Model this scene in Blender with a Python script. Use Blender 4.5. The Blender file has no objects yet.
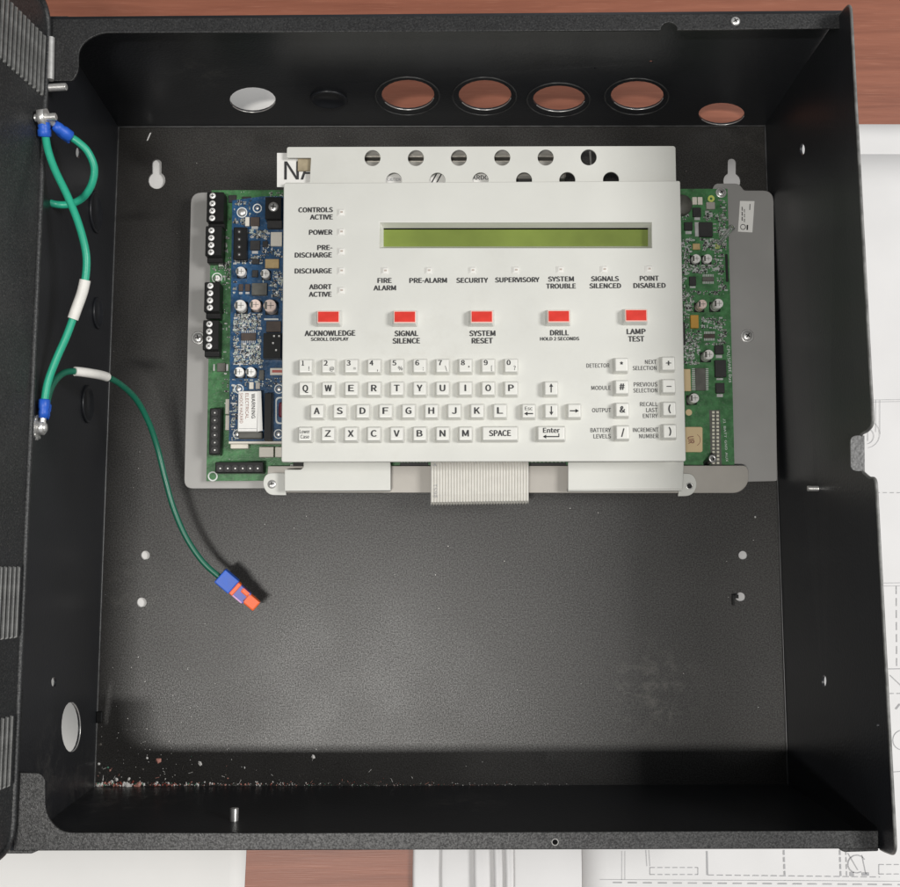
import bpy, bmesh, math, random
import numpy as np
from mathutils import Vector, Matrix, Euler
random.seed(7)
scene = bpy.context.scene
COL = scene.collection

# ------------------------------------------------------------------ camera, world, lamps, exposure
CAM_LOC = Vector((-0.00139, -0.08329, 0.72820)); CAM_ROT = Euler((0.11527, -0.00662, -0.0038), 'XYZ'); F_PX = 1059.46
cam = bpy.data.cameras.new('camera'); cam.sensor_width = 36; cam.sensor_fit = 'HORIZONTAL'
cam.lens = 36 * F_PX / 900; cam.clip_start = 0.01; cam.clip_end = 50
cam_ob = bpy.data.objects.new('camera', cam); cam_ob.location = CAM_LOC; cam_ob.rotation_euler = CAM_ROT
COL.objects.link(cam_ob); scene.camera = cam_ob

world = bpy.data.worlds.new('World'); scene.world = world; world.use_nodes = True
world.node_tree.nodes['Background'].inputs[0].default_value = (0.93, 0.97, 1.0, 1)
world.node_tree.nodes['Background'].inputs[1].default_value = 0.245

def lamp(name, loc, target, energy, sx, sy, col, down=False):
    l = bpy.data.lights.new(name, 'AREA'); l.shape = 'RECTANGLE'; l.size = sx; l.size_y = sy; l.energy = energy; l.color = col
    o = bpy.data.objects.new(name, l); o.location = loc
    o.rotation_euler = (Vector(target) - Vector(loc)).to_track_quat('-Z', 'Y').to_euler() if not down else (0, 0, 0); COL.objects.link(o)
lamp('ceiling_lamp', (-0.30, -0.50, 2.35), (0, 0, 0), 30, 0.42, 0.10, (1.0, 0.975, 0.93), True)     # tube overhead, left of the viewer
lamp('window_light', (1.75, 0.15, 2.1), (0, 0, 0), 50, 0.8, 0.7, (1.0, 0.985, 0.965))          # broad light from the right
scene.view_settings.view_transform = 'Standard'; scene.view_settings.look = 'None'
scene.view_settings.exposure = -0.08; scene.view_settings.gamma = 1; scene.view_settings.use_curve_mapping = False
scene.render.resolution_x = 1024; scene.render.resolution_y = 1009

# ------------------------------------------------------------------ pixels of the photograph (900 x 887) to points
CM = CAM_ROT.to_matrix(); CMI = CM.transposed()
def ray(px, py): return CM @ Vector(((px - 450) / F_PX, (443.5 - py) / F_PX, -1))
def P(px, py, z):
    d = ray(px, py); return CAM_LOC + d * ((z - CAM_LOC.z) / d.z)
def proj(p):
    v = CMI @ (Vector(p) - CAM_LOC); return np.array((450 + F_PX * v.x / -v.z, 443.5 - F_PX * v.y / -v.z))
def mpp(z): return (CAM_LOC.z - z) / F_PX * 1.0

class Quad:                                         # a wall given by four corners: A(0,0) B(1,0) C(1,1) D(0,1)
    def __init__(s, A, B, C, D):
        s.c = [Vector(q) for q in (A, B, C, D)]
        s.Lu = ((s.c[1]-s.c[0]).length + (s.c[2]-s.c[3]).length) / 2; s.Lv = ((s.c[3]-s.c[0]).length + (s.c[2]-s.c[1]).length) / 2
        s.n = (s.c[3]-s.c[0]).cross(s.c[1]-s.c[0]).normalized()
    def at(s, u, v): A, B, C, D = s.c; return A*(1-u)*(1-v) + B*u*(1-v) + C*u*v + D*(1-u)*v
    def uv(s, px, py):
        x = np.array((.5, .5)); t = np.array((px, py), float)
        for _ in range(14):
            r = proj(s.at(*x)) - t; e = 1e-4
            J = np.stack([(proj(s.at(x[0]+e, x[1])) - t - r)/e, (proj(s.at(x[0], x[1]+e)) - t - r)/e], 1)
            x = x - np.linalg.solve(J, r)
        return x[0], x[1]
    def pt(s, px, py, off=0): u, v = s.uv(px, py); return s.at(u, v) + s.n*off

# ------------------------------------------------------------------ materials
MATS = {}
def nd(nt, t, **kw):
    n = nt.nodes.new(t)
    for k, v in kw.items(): setattr(n, k, v)
    return n
def mat(name, col, rough=.5, metal=0, var=.12, vscale=60, bump=0, bscale=800, spec=.5, trans=0, coat=0, gspec=0, speck=0):
    if name in MATS: return MATS[name]
    m = bpy.data.materials.new(name); m.use_nodes = True; nt = m.node_tree; b = nt.nodes['Principled BSDF']
    b.inputs['Roughness'].default_value = rough; b.inputs['Metallic'].default_value = metal
    b.inputs['Specular IOR Level'].default_value = spec; b.inputs['Transmission Weight'].default_value = trans
    b.inputs['Coat Weight'].default_value = coat
    tc = nd(nt, 'ShaderNodeTexCoord'); no = nd(nt, 'ShaderNodeTexNoise'); no.inputs['Scale'].default_value = vscale; no.inputs['Detail'].default_value = 5
    nt.links.new(tc.outputs['Object'], no.inputs['Vector'])
    mr = nd(nt, 'ShaderNodeMapRange'); mr.inputs[1].default_value = .3; mr.inputs[2].default_value = .7; mr.inputs[3].default_value = 1-var; mr.inputs[4].default_value = 1+var
    nt.links.new(no.outputs['Fac'], mr.inputs[0])
    mx = nd(nt, 'ShaderNodeMix', data_type='RGBA', blend_type='MULTIPLY'); mx.inputs[0].default_value = 1
    mx.inputs[6].default_value = (*col, 1); nt.links.new(mr.outputs[0], mx.inputs[7])
    out = mx.outputs[2]
    if speck:
        n3 = nd(nt, 'ShaderNodeTexNoise'); n3.inputs['Scale'].default_value = bscale*.7; n3.inputs['Detail'].default_value = 1
        nt.links.new(tc.outputs['Object'], n3.inputs['Vector'])
        r3 = nd(nt, 'ShaderNodeMapRange'); r3.inputs[1].default_value = .55; r3.inputs[2].default_value = .8; r3.inputs[3].default_value = 0; r3.inputs[4].default_value = speck
        nt.links.new(n3.outputs['Fac'], r3.inputs[0])
        m3 = nd(nt, 'ShaderNodeMix', data_type='RGBA'); m3.inputs[7].default_value = (.30, .29, .27, 1)
        nt.links.new(r3.outputs[0], m3.inputs[0]); nt.links.new(out, m3.inputs[6]); out = m3.outputs[2]
    nt.links.new(out, b.inputs['Base Color'])
    r2 = nd(nt, 'ShaderNodeMapRange'); r2.inputs[3].default_value = max(0, rough-.06); r2.inputs[4].default_value = min(1, rough+.06)
    nt.links.new(no.outputs['Fac'], r2.inputs[0]); nt.links.new(r2.outputs[0], b.inputs['Roughness'])
    if gspec:                                        # sparkle of the powder coat: gloss that changes from grain to grain
        n4 = nd(nt, 'ShaderNodeTexNoise'); n4.inputs['Scale'].default_value = bscale*.75; n4.inputs['Detail'].default_value = 1
        nt.links.new(tc.outputs['Object'], n4.inputs['Vector'])
        r4 = nd(nt, 'ShaderNodeMapRange'); r4.inputs[1].default_value = .32; r4.inputs[2].default_value = .68; r4.inputs[3].default_value = spec*(1-gspec); r4.inputs[4].default_value = spec*(1+gspec)
        nt.links.new(n4.outputs['Fac'], r4.inputs[0]); nt.links.new(r4.outputs[0], b.inputs['Specular IOR Level'])
    if bump:
        nb = nd(nt, 'ShaderNodeTexNoise'); nb.inputs['Scale'].default_value = bscale; nb.inputs['Detail'].default_value = 0
        nt.links.new(tc.outputs['Object'], nb.inputs['Vector'])
        bp = nd(nt, 'ShaderNodeBump'); bp.inputs['Strength'].default_value = bump; bp.inputs['Distance'].default_value = .0006
        nt.links.new(nb.outputs['Fac'], bp.inputs['Height']); nt.links.new(bp.outputs[0], b.inputs['Normal'])
    MATS[name] = m; m['out'] = 0
    return m
def smudge(m, spots, col=(.33, .31, .27)):           # worn, dusty patches with a shape of their own
    nt = m.node_tree; b = nt.nodes['Principled BSDF']; src = b.inputs['Base Color'].links[0].from_socket
    tc = nd(nt, 'ShaderNodeTexCoord')
    for (c, r, amt) in spots:
        sub = nd(nt, 'ShaderNodeVectorMath', operation='SUBTRACT'); sub.inputs[1].default_value = c
        nt.links.new(tc.outputs['Object'], sub.inputs[0])
        ln = nd(nt, 'ShaderNodeVectorMath', operation='LENGTH'); nt.links.new(sub.outputs[0], ln.inputs[0])
        f = nd(nt, 'ShaderNodeMapRange', interpolation_type='SMOOTHSTEP'); f.inputs[1].default_value = r; f.inputs[2].default_value = 0; f.inputs[3].default_value = 0; f.inputs[4].default_value = 1
        nt.links.new(ln.outputs['Value'], f.inputs[0])
        no = nd(nt, 'ShaderNodeTexNoise'); no.inputs['Scale'].default_value = 90; no.inputs['Detail'].default_value = 8; no.inputs['Roughness'].default_value = .75
        nt.links.new(tc.outputs['Object'], no.inputs['Vector'])
        g = nd(nt, 'ShaderNodeMapRange'); g.inputs[1].default_value = .48; g.inputs[2].default_value = .75; g.inputs[3].default_value = 0; g.inputs[4].default_value = amt
        nt.links.new(no.outputs['Fac'], g.inputs[0])
        mu = nd(nt, 'ShaderNodeMath', operation='MULTIPLY'); nt.links.new(f.outputs[0], mu.inputs[0]); nt.links.new(g.outputs[0], mu.inputs[1])
        mx = nd(nt, 'ShaderNodeMix', data_type='RGBA'); mx.inputs[7].default_value = (*col, 1)
        nt.links.new(mu.outputs[0], mx.inputs[0]); nt.links.new(src, mx.inputs[6]); src = mx.outputs[2]
    nt.links.new(src, b.inputs['Base Color'])

BLACK = mat('black_powder_coat', (.017, .017, .0175), .46, var=.15, vscale=25, bump=.10, bscale=1400, speck=.10, gspec=.5)
BACKM = mat('black_powder_coat_back', (.020, .0185, .0168), .405, var=.2, vscale=18, bump=.10, bscale=1500, speck=.07, spec=.55, gspec=.45)
DOORM = mat('black_powder_coat_door', (.024, .025, .026), .5, var=.2, vscale=30, bump=.12, bscale=1400, speck=.16, gspec=.5)
WALLM = mat('black_smooth_paint', (.0165, .0176, .0205), .37, var=.25, vscale=14, bump=.12, bscale=700)
BENDM = mat('highlight_and_wear_paint', (.05, .05, .05), .34, var=.5, vscale=120)  # pale tone: highlight painted on the sheet bends, worn outline on knockout rings
smudge(BACKM, [(P(655, 690, 0), .042, .34), (P(745, 140, 0), .05, .10), (P(125, 590, 0), .045, .10), (P(230, 150, 0), .05, .06)])
smudge(WALLM, [(P(200, 85, .08), .03, .25), (P(130, 795, .03), .06, .35), (P(470, 805, .05), .04, .2), (P(735, 122, 0), .012, .9), (P(60, 780, .1), .05, .2)])
WHITE = mat('off_white_enamel', (.65, .65, .61), .46, var=.03, vscale=26, bump=.05, bscale=500)
KEYM = mat('white_key_plastic', (.745, .74, .695), .36, var=.03)
smudge(WHITE, [(P(400, 400, .052), .09, .20), (P(620, 400, .052), .06, .16), (P(480, 320, .052), .10, .12), (P(360, 165, .044), .05, .12)], (.42, .39, .33))
LEDM = mat('clear_led_lens', (.82, .81, .77), .2, var=.05)
LEDP = mat('led_die', (.50, .43, .38), .4)
RED = mat('red_button_plastic', (.68, .036, .022), .34, var=.10, vscale=150)
PINK = mat('red_button_rim', (.85, .55, .48), .4, var=.03)
LCDM = mat('lcd_glass', (.175, .225, .046), .10, var=.30, vscale=16, spec=.8)
INK = mat('black_ink', (.030, .030, .032), .6)
INK2 = mat('faint_ink', (.36, .36, .37), .7)
INK3 = mat('brown_ink', (.25, .10, .07), .6)
PLATE = mat('grey_zinc_plate', (.36, .352, .34), .45, metal=.3, var=.05, vscale=20)
BRKT = mat('taupe_bracket', (.40, .375, .34), .45, metal=.2, var=.05)
STEEL = mat('bright_steel', (.74, .73, .71), .33, metal=.7, var=.1, vscale=300)
ALU = mat('capacitor_can', (.80, .78, .75), .35, metal=.15, var=.06, vscale=400)
ALUP = mat('pinkish_capacitor_can', (.80, .64, .57), .35, metal=.15, var=.06, vscale=400)
GREEN = mat('green_solder_mask', (.055, .175, .065), .32, var=.35, vscale=200, bump=.12, bscale=1000, speck=.22)
BLUEB = mat('blue_solder_mask', (.014, .066, .155), .32, var=.35, vscale=200, bump=.12, bscale=1000, speck=.25)
CHIP = mat('black_chip_epoxy', (.022, .021, .021), .55, var=.2, vscale=300)
CHIPB = mat('brown_chip_epoxy', (.060, .042, .034), .5, var=.2, vscale=300)
CHIPG = mat('grey_chip_epoxy', (.10, .098, .085), .5, var=.2, vscale=200)
BLKP = mat('black_terminal_plastic', (.009, .009, .009), .42, var=.15, spec=.3)
NICK = mat('nickel_screw', (.86, .85, .83), .38, metal=.25, var=.12, vscale=500)
TAN = mat('tan_component', (.50, .36, .17), .5, var=.1, vscale=300)
TANP = mat('pale_tan_sticker', (.68, .52, .30), .6, var=.05)
ORNG = mat('tantalum_orange', (.55, .30, .05), .45, var=.1)
CREAM = mat('cream_plastic', (.70, .66, .58), .45, var=.04)
SILK = mat('white_silkscreen', (.72, .74, .72), .6, var=.05)
YEL = mat('yellow_green_pad', (.55, .62, .15), .4)
PAPER = mat('white_paper', (.73, .718, .70), .8, var=.035, vscale=14, bump=.8, bscale=35)
PAPER2 = mat('drawing_paper', (.69, .682, .68), .8, var=.04, vscale=18, bump=1.0, bscale=28)
LABELM = mat('white_label', (.80, .79, .76), .55, var=.03)
TEAL = mat('green_wire_insulation', (.022, .36, .225), .38, var=.06, vscale=80)
DKGR = mat('dark_green_wire_insulation', (.010, .125, .075), .36, var=.06, vscale=80)
BLUEP = mat('blue_terminal_plastic', (.016, .10, .52), .45, var=.1, vscale=200)
ORAP = mat('orange_connector_plastic', (.82, .12, .02), .42, var=.06, vscale=200)
LILAC = mat('lilac_connector_edge', (.62, .36, .62), .4)
SLEEVE = mat('white_heat_shrink', (.74, .72, .68), .5, var=.05, vscale=150)
RIB = mat('grey_ribbon_insulation', (.66, .64, .59), .5, var=.04, vscale=200)
CLEAR = mat('clear_plastic', (.93, .96, .94), .12, trans=.9, var=.02)
DARK = mat('dark_void', (.008, .008, .008), .7)
SHIELD = mat('shield_can', (.52, .50, .46), .35, metal=.6, var=.15, vscale=60)
REDC = mat('dark_red_component', (.16, .012, .03), .35)
NYLON = mat('white_nylon', (.86, .85, .82), .5, var=.03)

def wood():
    m = bpy.data.materials.new('cherry_wood'); m.use_nodes = True; nt = m.node_tree; b = nt.nodes['Principled BSDF']
    tc = nd(nt, 'ShaderNodeTexCoord'); mp = nd(nt, 'ShaderNodeMapping'); mp.inputs['Scale'].default_value = (5, 90, 1); mp.inputs['Rotation'].default_value = (0, 0, .05)
    nt.links.new(tc.outputs['Object'], mp.inputs[0])
    n1 = nd(nt, 'ShaderNodeTexNoise'); n1.inputs['Scale'].default_value = 1.6; n1.inputs['Detail'].default_value = 8; n1.inputs['Roughness'].default_value = .65; n1.inputs['Distortion'].default_value = .5
    nt.links.new(mp.outputs[0], n1.inputs['Vector'])
    cr = nd(nt, 'ShaderNodeValToRGB'); e = cr.color_ramp.elements
    e[0].position = .28; e[0].color = (.20, .066, .038, 1); e[1].position = .75; e[1].color = (.325, .118, .070, 1)
    nt.links.new(n1.outputs['Fac'], cr.inputs[0])
    mp2 = nd(nt, 'ShaderNodeMapping'); mp2.inputs['Scale'].default_value = (40, 1500, 1); nt.links.new(tc.outputs['Object'], mp2.inputs[0])
    n2 = nd(nt, 'ShaderNodeTexNoise'); n2.inputs['Scale'].default_value = 1; n2.inputs['Detail'].default_value = 3; nt.links.new(mp2.outputs[0], n2.inputs['Vector'])
    r = nd(nt, 'ShaderNodeMapRange'); r.inputs[1].default_value = .60; r.inputs[2].default_value = .72; nt.links.new(n2.outputs['Fac'], r.inputs[0])
    mx = nd(nt, 'ShaderNodeMix', data_type='RGBA'); mx.inputs[7].default_value = (.44, .20, .13, 1)
    ml = nd(nt, 'ShaderNodeMath', operation='MULTIPLY'); ml.inputs[1].default_value = .4; nt.links.new(r.outputs[0], ml.inputs[0])
    nt.links.new(ml.outputs[0], mx.inputs[0]); nt.links.new(cr.outputs[0], mx.inputs[6]); nt.links.new(mx.outputs[2], b.inputs['Base Color'])
    b.inputs['Roughness'].default_value = .42
    bp = nd(nt, 'ShaderNodeBump'); bp.inputs['Strength'].default_value = .15; bp.inputs['Distance'].default_value = .0005
    nt.links.new(n2.outputs['Fac'], bp.inputs['Height']); nt.links.new(bp.outputs[0], b.inputs['Normal'])
    return m

# ------------------------------------------------------------------ object helpers
WORLD = {}
def link(name, data, parent=None, loc=(0, 0, 0)):
    o = bpy.data.objects.new(name, data); loc = Vector(loc)
    o.location = loc - (WORLD[parent.name] if parent else Vector()); o.parent = parent
    COL.objects.link(o); WORLD[o.name] = loc
    return o
def tag(o, label, cat=None, group=None, kind=None):
    if label: o['label'] = label
    if cat: o['category'] = cat
    if group: o['group'] = group
    if kind: o['kind'] = kind
    return o
def thing(name, loc, label, cat, group=None): return tag(link(name, None, None, loc), label, cat, group)
def ob(name, me, m, parent=None, loc=(0, 0, 0), smooth=False):
    if isinstance(me, bmesh.types.BMesh):
        bm = me; me = bpy.data.meshes.new(name); bm.to_mesh(me); bm.free()
    ms = m if isinstance(m, (list, tuple)) else [m]
    if not me.materials:
        for k in ms: me.materials.append(k)
    if smooth:
        for p in me.polygons: p.use_smooth = True
    return link(name, me, parent, loc)
def curve_mesh(loops, thick, bevel=0):
    c = bpy.data.curves.new('tmp', 'CURVE'); c.dimensions = '2D'; c.fill_mode = 'BOTH'
    c.extrude = max(thick/2 - bevel, 0); c.bevel_depth = bevel; c.offset = -bevel; c.bevel_resolution = 2
    for lp in loops:
        s = c.splines.new('POLY'); s.points.add(len(lp)-1); s.use_cyclic_u = True
        for k, q in enumerate(lp): s.points[k].co = (q[0], q[1], 0, 1)
    t = bpy.data.objects.new('tmp', c); me = bpy.data.meshes.new_from_object(t)
    bpy.data.objects.remove(t); bpy.data.curves.remove(c); me.materials.clear()
    return me
def rnd(poly, r, n=5):                               # round the corners of a polygon; r may be a list
    out = []; k = len(poly); rr = r if isinstance(r, (list, tuple)) else [r]*k
    for i in range(k):
        p = Vector(poly[i][:2]); a = Vector(poly[i-1][:2]); b = Vector(poly[(i+1) % k][:2])
        if rr[i] <= 0: out.append(tuple(p)); continue
        da = (a-p); db = (b-p); q = min(rr[i], da.length*.49, db.length*.49); s = p + da.normalized()*q; e = p + db.normalized()*q
        for j in range(n+1):
            t = j/n; out.append(tuple(s*(1-t)**2 + p*2*t*(1-t) + e*t*t))
    return out
def circ(cx, cy, rx, ry=None, n=24): ry = ry or rx; return [(cx+rx*math.cos(2*math.pi*k/n), cy+ry*math.sin(2*math.pi*k/n)) for k in range(n)]
def rect(x0, y0, x1, y1): return [(x0, y0), (x1, y0), (x1, y1), (x0, y1)]
def plate(name, outline, holes, ztop, thick, m, parent, bevel=0, smooth=False):    # sheet outlined in photo pixels at the height ztop
    loops = [[P(x, y, ztop)[:2] for x, y in lp] for lp in [outline]+holes]
    me = curve_mesh(loops, thick, bevel)
    for v in me.vertices: v.co.z += ztop - thick/2
    return ob(name, me, m, parent)
def wallplate(name, q, outline, holes, thick, m, parent, side=-1):                 # outline in uv, holes in pixels
    hl = [[(lambda uv: (uv[0]*q.Lu, uv[1]*q.Lv))(q.uv(x, y)) for x, y in h] for h in holes]
    me = curve_mesh([[(u*q.Lu, v*q.Lv) for u, v in outline]]+hl, thick)
    for v in me.vertices: v.co = q.at(v.co.x/q.Lu, v.co.y/q.Lv) + q.n*(v.co.z + side*thick/2)
    return ob(name, me, m, parent)
def tube_mesh(pts, r, cyclic=False, res=3, fill=True):
    c = bpy.data.curves.new('tmp', 'CURVE'); c.dimensions = '3D'; c.bevel_depth = r; c.bevel_resolution = res; c.use_fill_caps = fill and not cyclic
    s = c.splines.new('POLY'); s.points.add(len(pts)-1); s.use_cyclic_u = cyclic
    for k, q in enumerate(pts): s.points[k].co = (*q, 1)
    t = bpy.data.objects.new('tmp', c); me = bpy.data.meshes.new_from_object(t)
    bpy.data.objects.remove(t); bpy.data.curves.remove(c); me.materials.clear(); return me
def tube(name, pts, r, m, parent, cyclic=False, res=3): return ob(name, tube_mesh(pts, r, cyclic, res), m, parent, smooth=True)
def spline(pts, n=8):                                # Catmull-Rom through the points
    v = [Vector(p) for p in pts]; v = [v[0]*2-v[1]] + v + [v[-1]*2-v[-2]]; out = []
    for i in range(1, len(v)-2):
        for k in range(n):
            t = k/n; a, b, c, d = v[i-1:i+3]
            out.append(.5*((2*b) + (c-a)*t + (2*a-5*b+4*c-d)*t*t + (3*b-a-3*c+d)*t**3))
    out.append(v[-2]); return out
def bm_box(bm, x0, y0, z0, x1, y1, z1, taper=0, tx=0, ty=0):
    a = [bm.verts.new(c) for c in ((x0, y0, z0), (x1, y0, z0), (x1, y1, z0), (x0, y1, z0))]
    b = [bm.verts.new(c) for c in ((x0+taper+tx, y0+taper+ty, z1), (x1-taper+tx, y0+taper+ty, z1), (x1-taper+tx, y1-taper+ty, z1), (x0+taper+tx, y1-taper+ty, z1))]
    fs = [bm.faces.new(a[::-1]), bm.faces.new(b)]
    for i in range(4): fs.append(bm.faces.new((a[i], a[(i+1) % 4], b[(i+1) % 4], b[i])))
    return fs
def bm_bevel(bm, w, seg=1): bmesh.ops.bevel(bm, geom=list(bm.edges), offset=w, segments=seg, affect='EDGES', profile=.6)
def pbox(name, x0, y0, x1, y1, z0, z1, m, parent, bevel=.0003, taper=0):            # box whose TOP face covers these pixels
    a = P(x0, y1, z1); b = P(x1, y0, z1); bm = bmesh.new(); bm_box(bm, a.x-taper, a.y-taper, z0, b.x+taper, b.y+taper, z1, taper)
    if bevel: bm_bevel(bm, min(bevel, (b.x-a.x)*.2, (b.y-a.y)*.2, (z1-z0)*.3))
    return ob(name, bm, m, parent)
def bm_cyl(bm, c, axis, r, h, n=20, r2=None, mi=0):
    r2 = r if r2 is None else r2; axis = Vector(axis).normalized(); q = axis.to_track_quat('Z', 'Y'); c = Vector(c)
    lo = [bm.verts.new(c + q @ Vector((r*math.cos(2*math.pi*k/n), r*math.sin(2*math.pi*k/n), 0))) for k in range(n)]
    hi = [bm.verts.new(c + q @ Vector((r2*math.cos(2*math.pi*k/n), r2*math.sin(2*math.pi*k/n), h))) for k in range(n)]
    fs = [bm.faces.new(hi), bm.faces.new(lo[::-1])]
    for k in range(n):
        f = bm.faces.new((lo[k], lo[(k+1) % n], hi[(k+1) % n], hi[k])); f.smooth = True; fs.append(f)
    for f in fs: f.material_index = mi
    return fs
def bm_lathe(bm, c, axis, prof, n=20, mi=0):          # profile of (radius, height)
    axis = Vector(axis).normalized(); q = axis.to_track_quat('Z', 'Y'); c = Vector(c); rings = []
    for r, h in prof:
        rings.append([bm.verts.new(c + q @ Vector((r*math.cos(2*math.pi*k/n), r*math.sin(2*math.pi*k/n), h))) for k in range(n)])
    for a, b in zip(rings, rings[1:]):
        for k in range(n):
            f = bm.faces.new((a[k], a[(k+1) % n], b[(k+1) % n], b[k])); f.smooth = True; f.material_index = mi
    for rg, fl in ((rings[0], 1), (rings[-1], 0)):
        f = bm.faces.new(rg[::-1] if fl else rg); f.material_index = mi
def bm_obox(bm, c, ax, ay, az, hx, hy, hz, mi=0):     # oriented box
    ax, ay, az, c = (Vector(v) for v in (ax, ay, az, c)); vs = []
    for sz in (-1, 1):
        for sx, sy in ((-1, -1), (1, -1), (1, 1), (-1, 1)): vs.append(bm.verts.new(c + ax*hx*sx + ay*hy*sy + az*hz*sz))
    for f in ((3, 2, 1, 0), (4, 5, 6, 7), (0, 1, 5, 4), (1, 2, 6, 5), (2, 3, 7, 6), (3, 0, 4, 7)):
        bm.faces.new([vs[i] for i in f]).material_index = mi
def screw(name, c, axis, r, parent, h=.0012, washer=True, m=STEEL, hexh=False):
    bm = bmesh.new(); c = Vector(c); axis = Vector(axis).normalized(); q = axis.to_track_quat('Z', 'Y')
    if washer: bm_lathe(bm, c, axis, [(r*1.35, 0), (r*1.35, .0005), (r*1.2, .0007)], 24)
    z0 = .0006 if washer else 0
    if hexh:
        bm_cyl(bm, c+axis*z0, axis, r, h, 6); bm_lathe(bm, c+axis*(z0+h), axis, [(r*.7, 0), (r*.55, h*.25), (.0001, h*.3)], 14)
    else: bm_lathe(bm, c+axis*z0, axis, [(r, 0), (r, h*.35), (r*.8, h*.75), (r*.45, h*.97), (.0001, h)], 20)
    a = random.random()*1.5
    for t in (a, a+math.pi/2):
        ax = q @ Vector((math.cos(t), math.sin(t), 0)); ay = q @ Vector((-math.sin(t), math.cos(t), 0))
        bm_obox(bm, c+axis*(z0+h*.93), ax, ay, axis, r*.55, r*.11, h*.14, 1)
    return ob(name, bm, [m, DARK], parent)
CAPH = None
try: SANS = bpy.data.fonts.load(bpy.utils.system_resource('DATAFILES', path='fonts') + '/Noto Sans CJK Regular.woff2')     # Blender's own bundled sans serif
except Exception: SANS = None
def text_mesh(s, bold=.012):
    c = bpy.data.curves.new('tmp', 'FONT'); c.body = s; c.size = 1; c.offset = bold; c.font = SANS or c.font; c.resolution_u = 3; c.fill_mode = 'FRONT'
    t = bpy.data.objects.new('tmp', c); me = bpy.data.meshes.new_from_object(t); bpy.data.objects.remove(t); bpy.data.curves.remove(c); me.materials.clear(); return me
def text(s, px, py, z, h, w=None, parent=None, m=INK, align='c', rot=.005, bold=.02, name='printed_label', frame=None):
    global CAPH
    if CAPH is None:
        q = text_mesh('H', 0); CAPH = max(v.co.y for v in q.vertices)
    me = text_mesh(s, 0); xs = [v.co.x for v in me.vertices]; x0, x1 = min(xs), max(xs); k = mpp(z)
    sy = h*k/CAPH; sx = w*k/(x1-x0) if w else sy*.95
    ax = {'c': (x0+x1)/2, 'l': x0, 'r': x1}[align]; R = Matrix.Rotation(rot, 3, 'Z'); o = P(px, py, z)
    vs = [v.co.copy() for v in me.vertices]; fs = [tuple(p.vertices) for p in me.polygons]; V = []; F = []
    for j, (dx, dy) in enumerate(((0, 0), (bold, 0), (-bold, 0), (0, bold*.8)) if bold else ((0, 0),)):    # heavier strokes: shifted layers
        F += [tuple(i+len(V) for i in f) for f in fs]; V += [o + R @ Vector(((v.x-ax)*sx + dx*h*k*1.5, (v.y-CAPH/2)*sy + dy*h*k*1.5, j*1e-5)) for v in vs]
    me = bpy.data.meshes.new(name); me.from_pydata(V, [], F)
    return ob(name, me, m, parent)

# ------------------------------------------------------------------ the table and the papers under the cabinet
ZT = -.0032
bm = bmesh.new(); bm_box(bm, -1.1, -1.0, ZT-.03, 1.1, 1.0, ZT); bm_bevel(bm, .003, 2)
tag(ob('table_top', bm, wood()), 'reddish brown wooden table top under the cabinet', None, None, 'structure')

def sheet(name, pts, z, label, m=PAPER, n=24, lift=.0003, seed=0):        # thin sheet with a faint waviness, outlined in pixels (4 corners)
    A, B, C, D = (P(x, y, z) for x, y in pts); bm = bmesh.new(); g = []; rg = random.Random(seed); ph = [rg.random()*6 for _ in range(6)]
    for lay in (0, 1):
        g.append([[bm.verts.new(A.lerp(B, u/n).lerp(D.lerp(C, u/n), v/n) + Vector((0, 0, -.00015*lay + lift*(math.sin(u*.7+ph[0]+v*.2)*math.sin(v*.5+ph[1]+u*.13))))) for u in range(n+1)] for v in range(n+1)])
    for lay in (0, 1):
        for v in range(n):
            for u in range(n):
                q = (g[lay][v][u], g[lay][v][u+1], g[lay][v+1][u+1], g[lay][v+1][u]); f = bm.faces.new(q if lay else q[::-1]); f.smooth = True
    for k in range(n):
        for a, b in (((0, k), (0, k+1)), ((n, k), (n, k+1)), ((k, 0), (k+1, 0)), ((k, n), (k+1, n))):
            bm.faces.new((g[0][a[0]][a[1]], g[0][b[0]][b[1]], g[1][b[0]][b[1]], g[1][a[0]][a[1]]))
    bmesh.ops.recalc_face_normals(bm, faces=bm.faces)
    return tag(ob(name, bm, m), label, 'paper')
sheet('paper_sheet', [(-150, 60), (286, 50), (241, 960), (-150, 960)], ZT+.0008, 'plain white sheet under the door side of the cabinet, no printing', PAPER, lift=.0002, seed=1)
sheet('paper_sheet', [(690, 124), (1150, 125), (1150, 500), (690, 500)], ZT+.0006, 'blank white sheet peeking out above the edge of the large printed drawing', PAPER2, lift=.0001, seed=2)
draw = sheet('construction_drawing', [(576, 153), (1200, 155.5), (1200, 1050), (583, 1050)], ZT+.0013, 'large white construction drawing with dashed lines under the cabinet', PAPER2, lift=.0002, seed=3)

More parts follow.
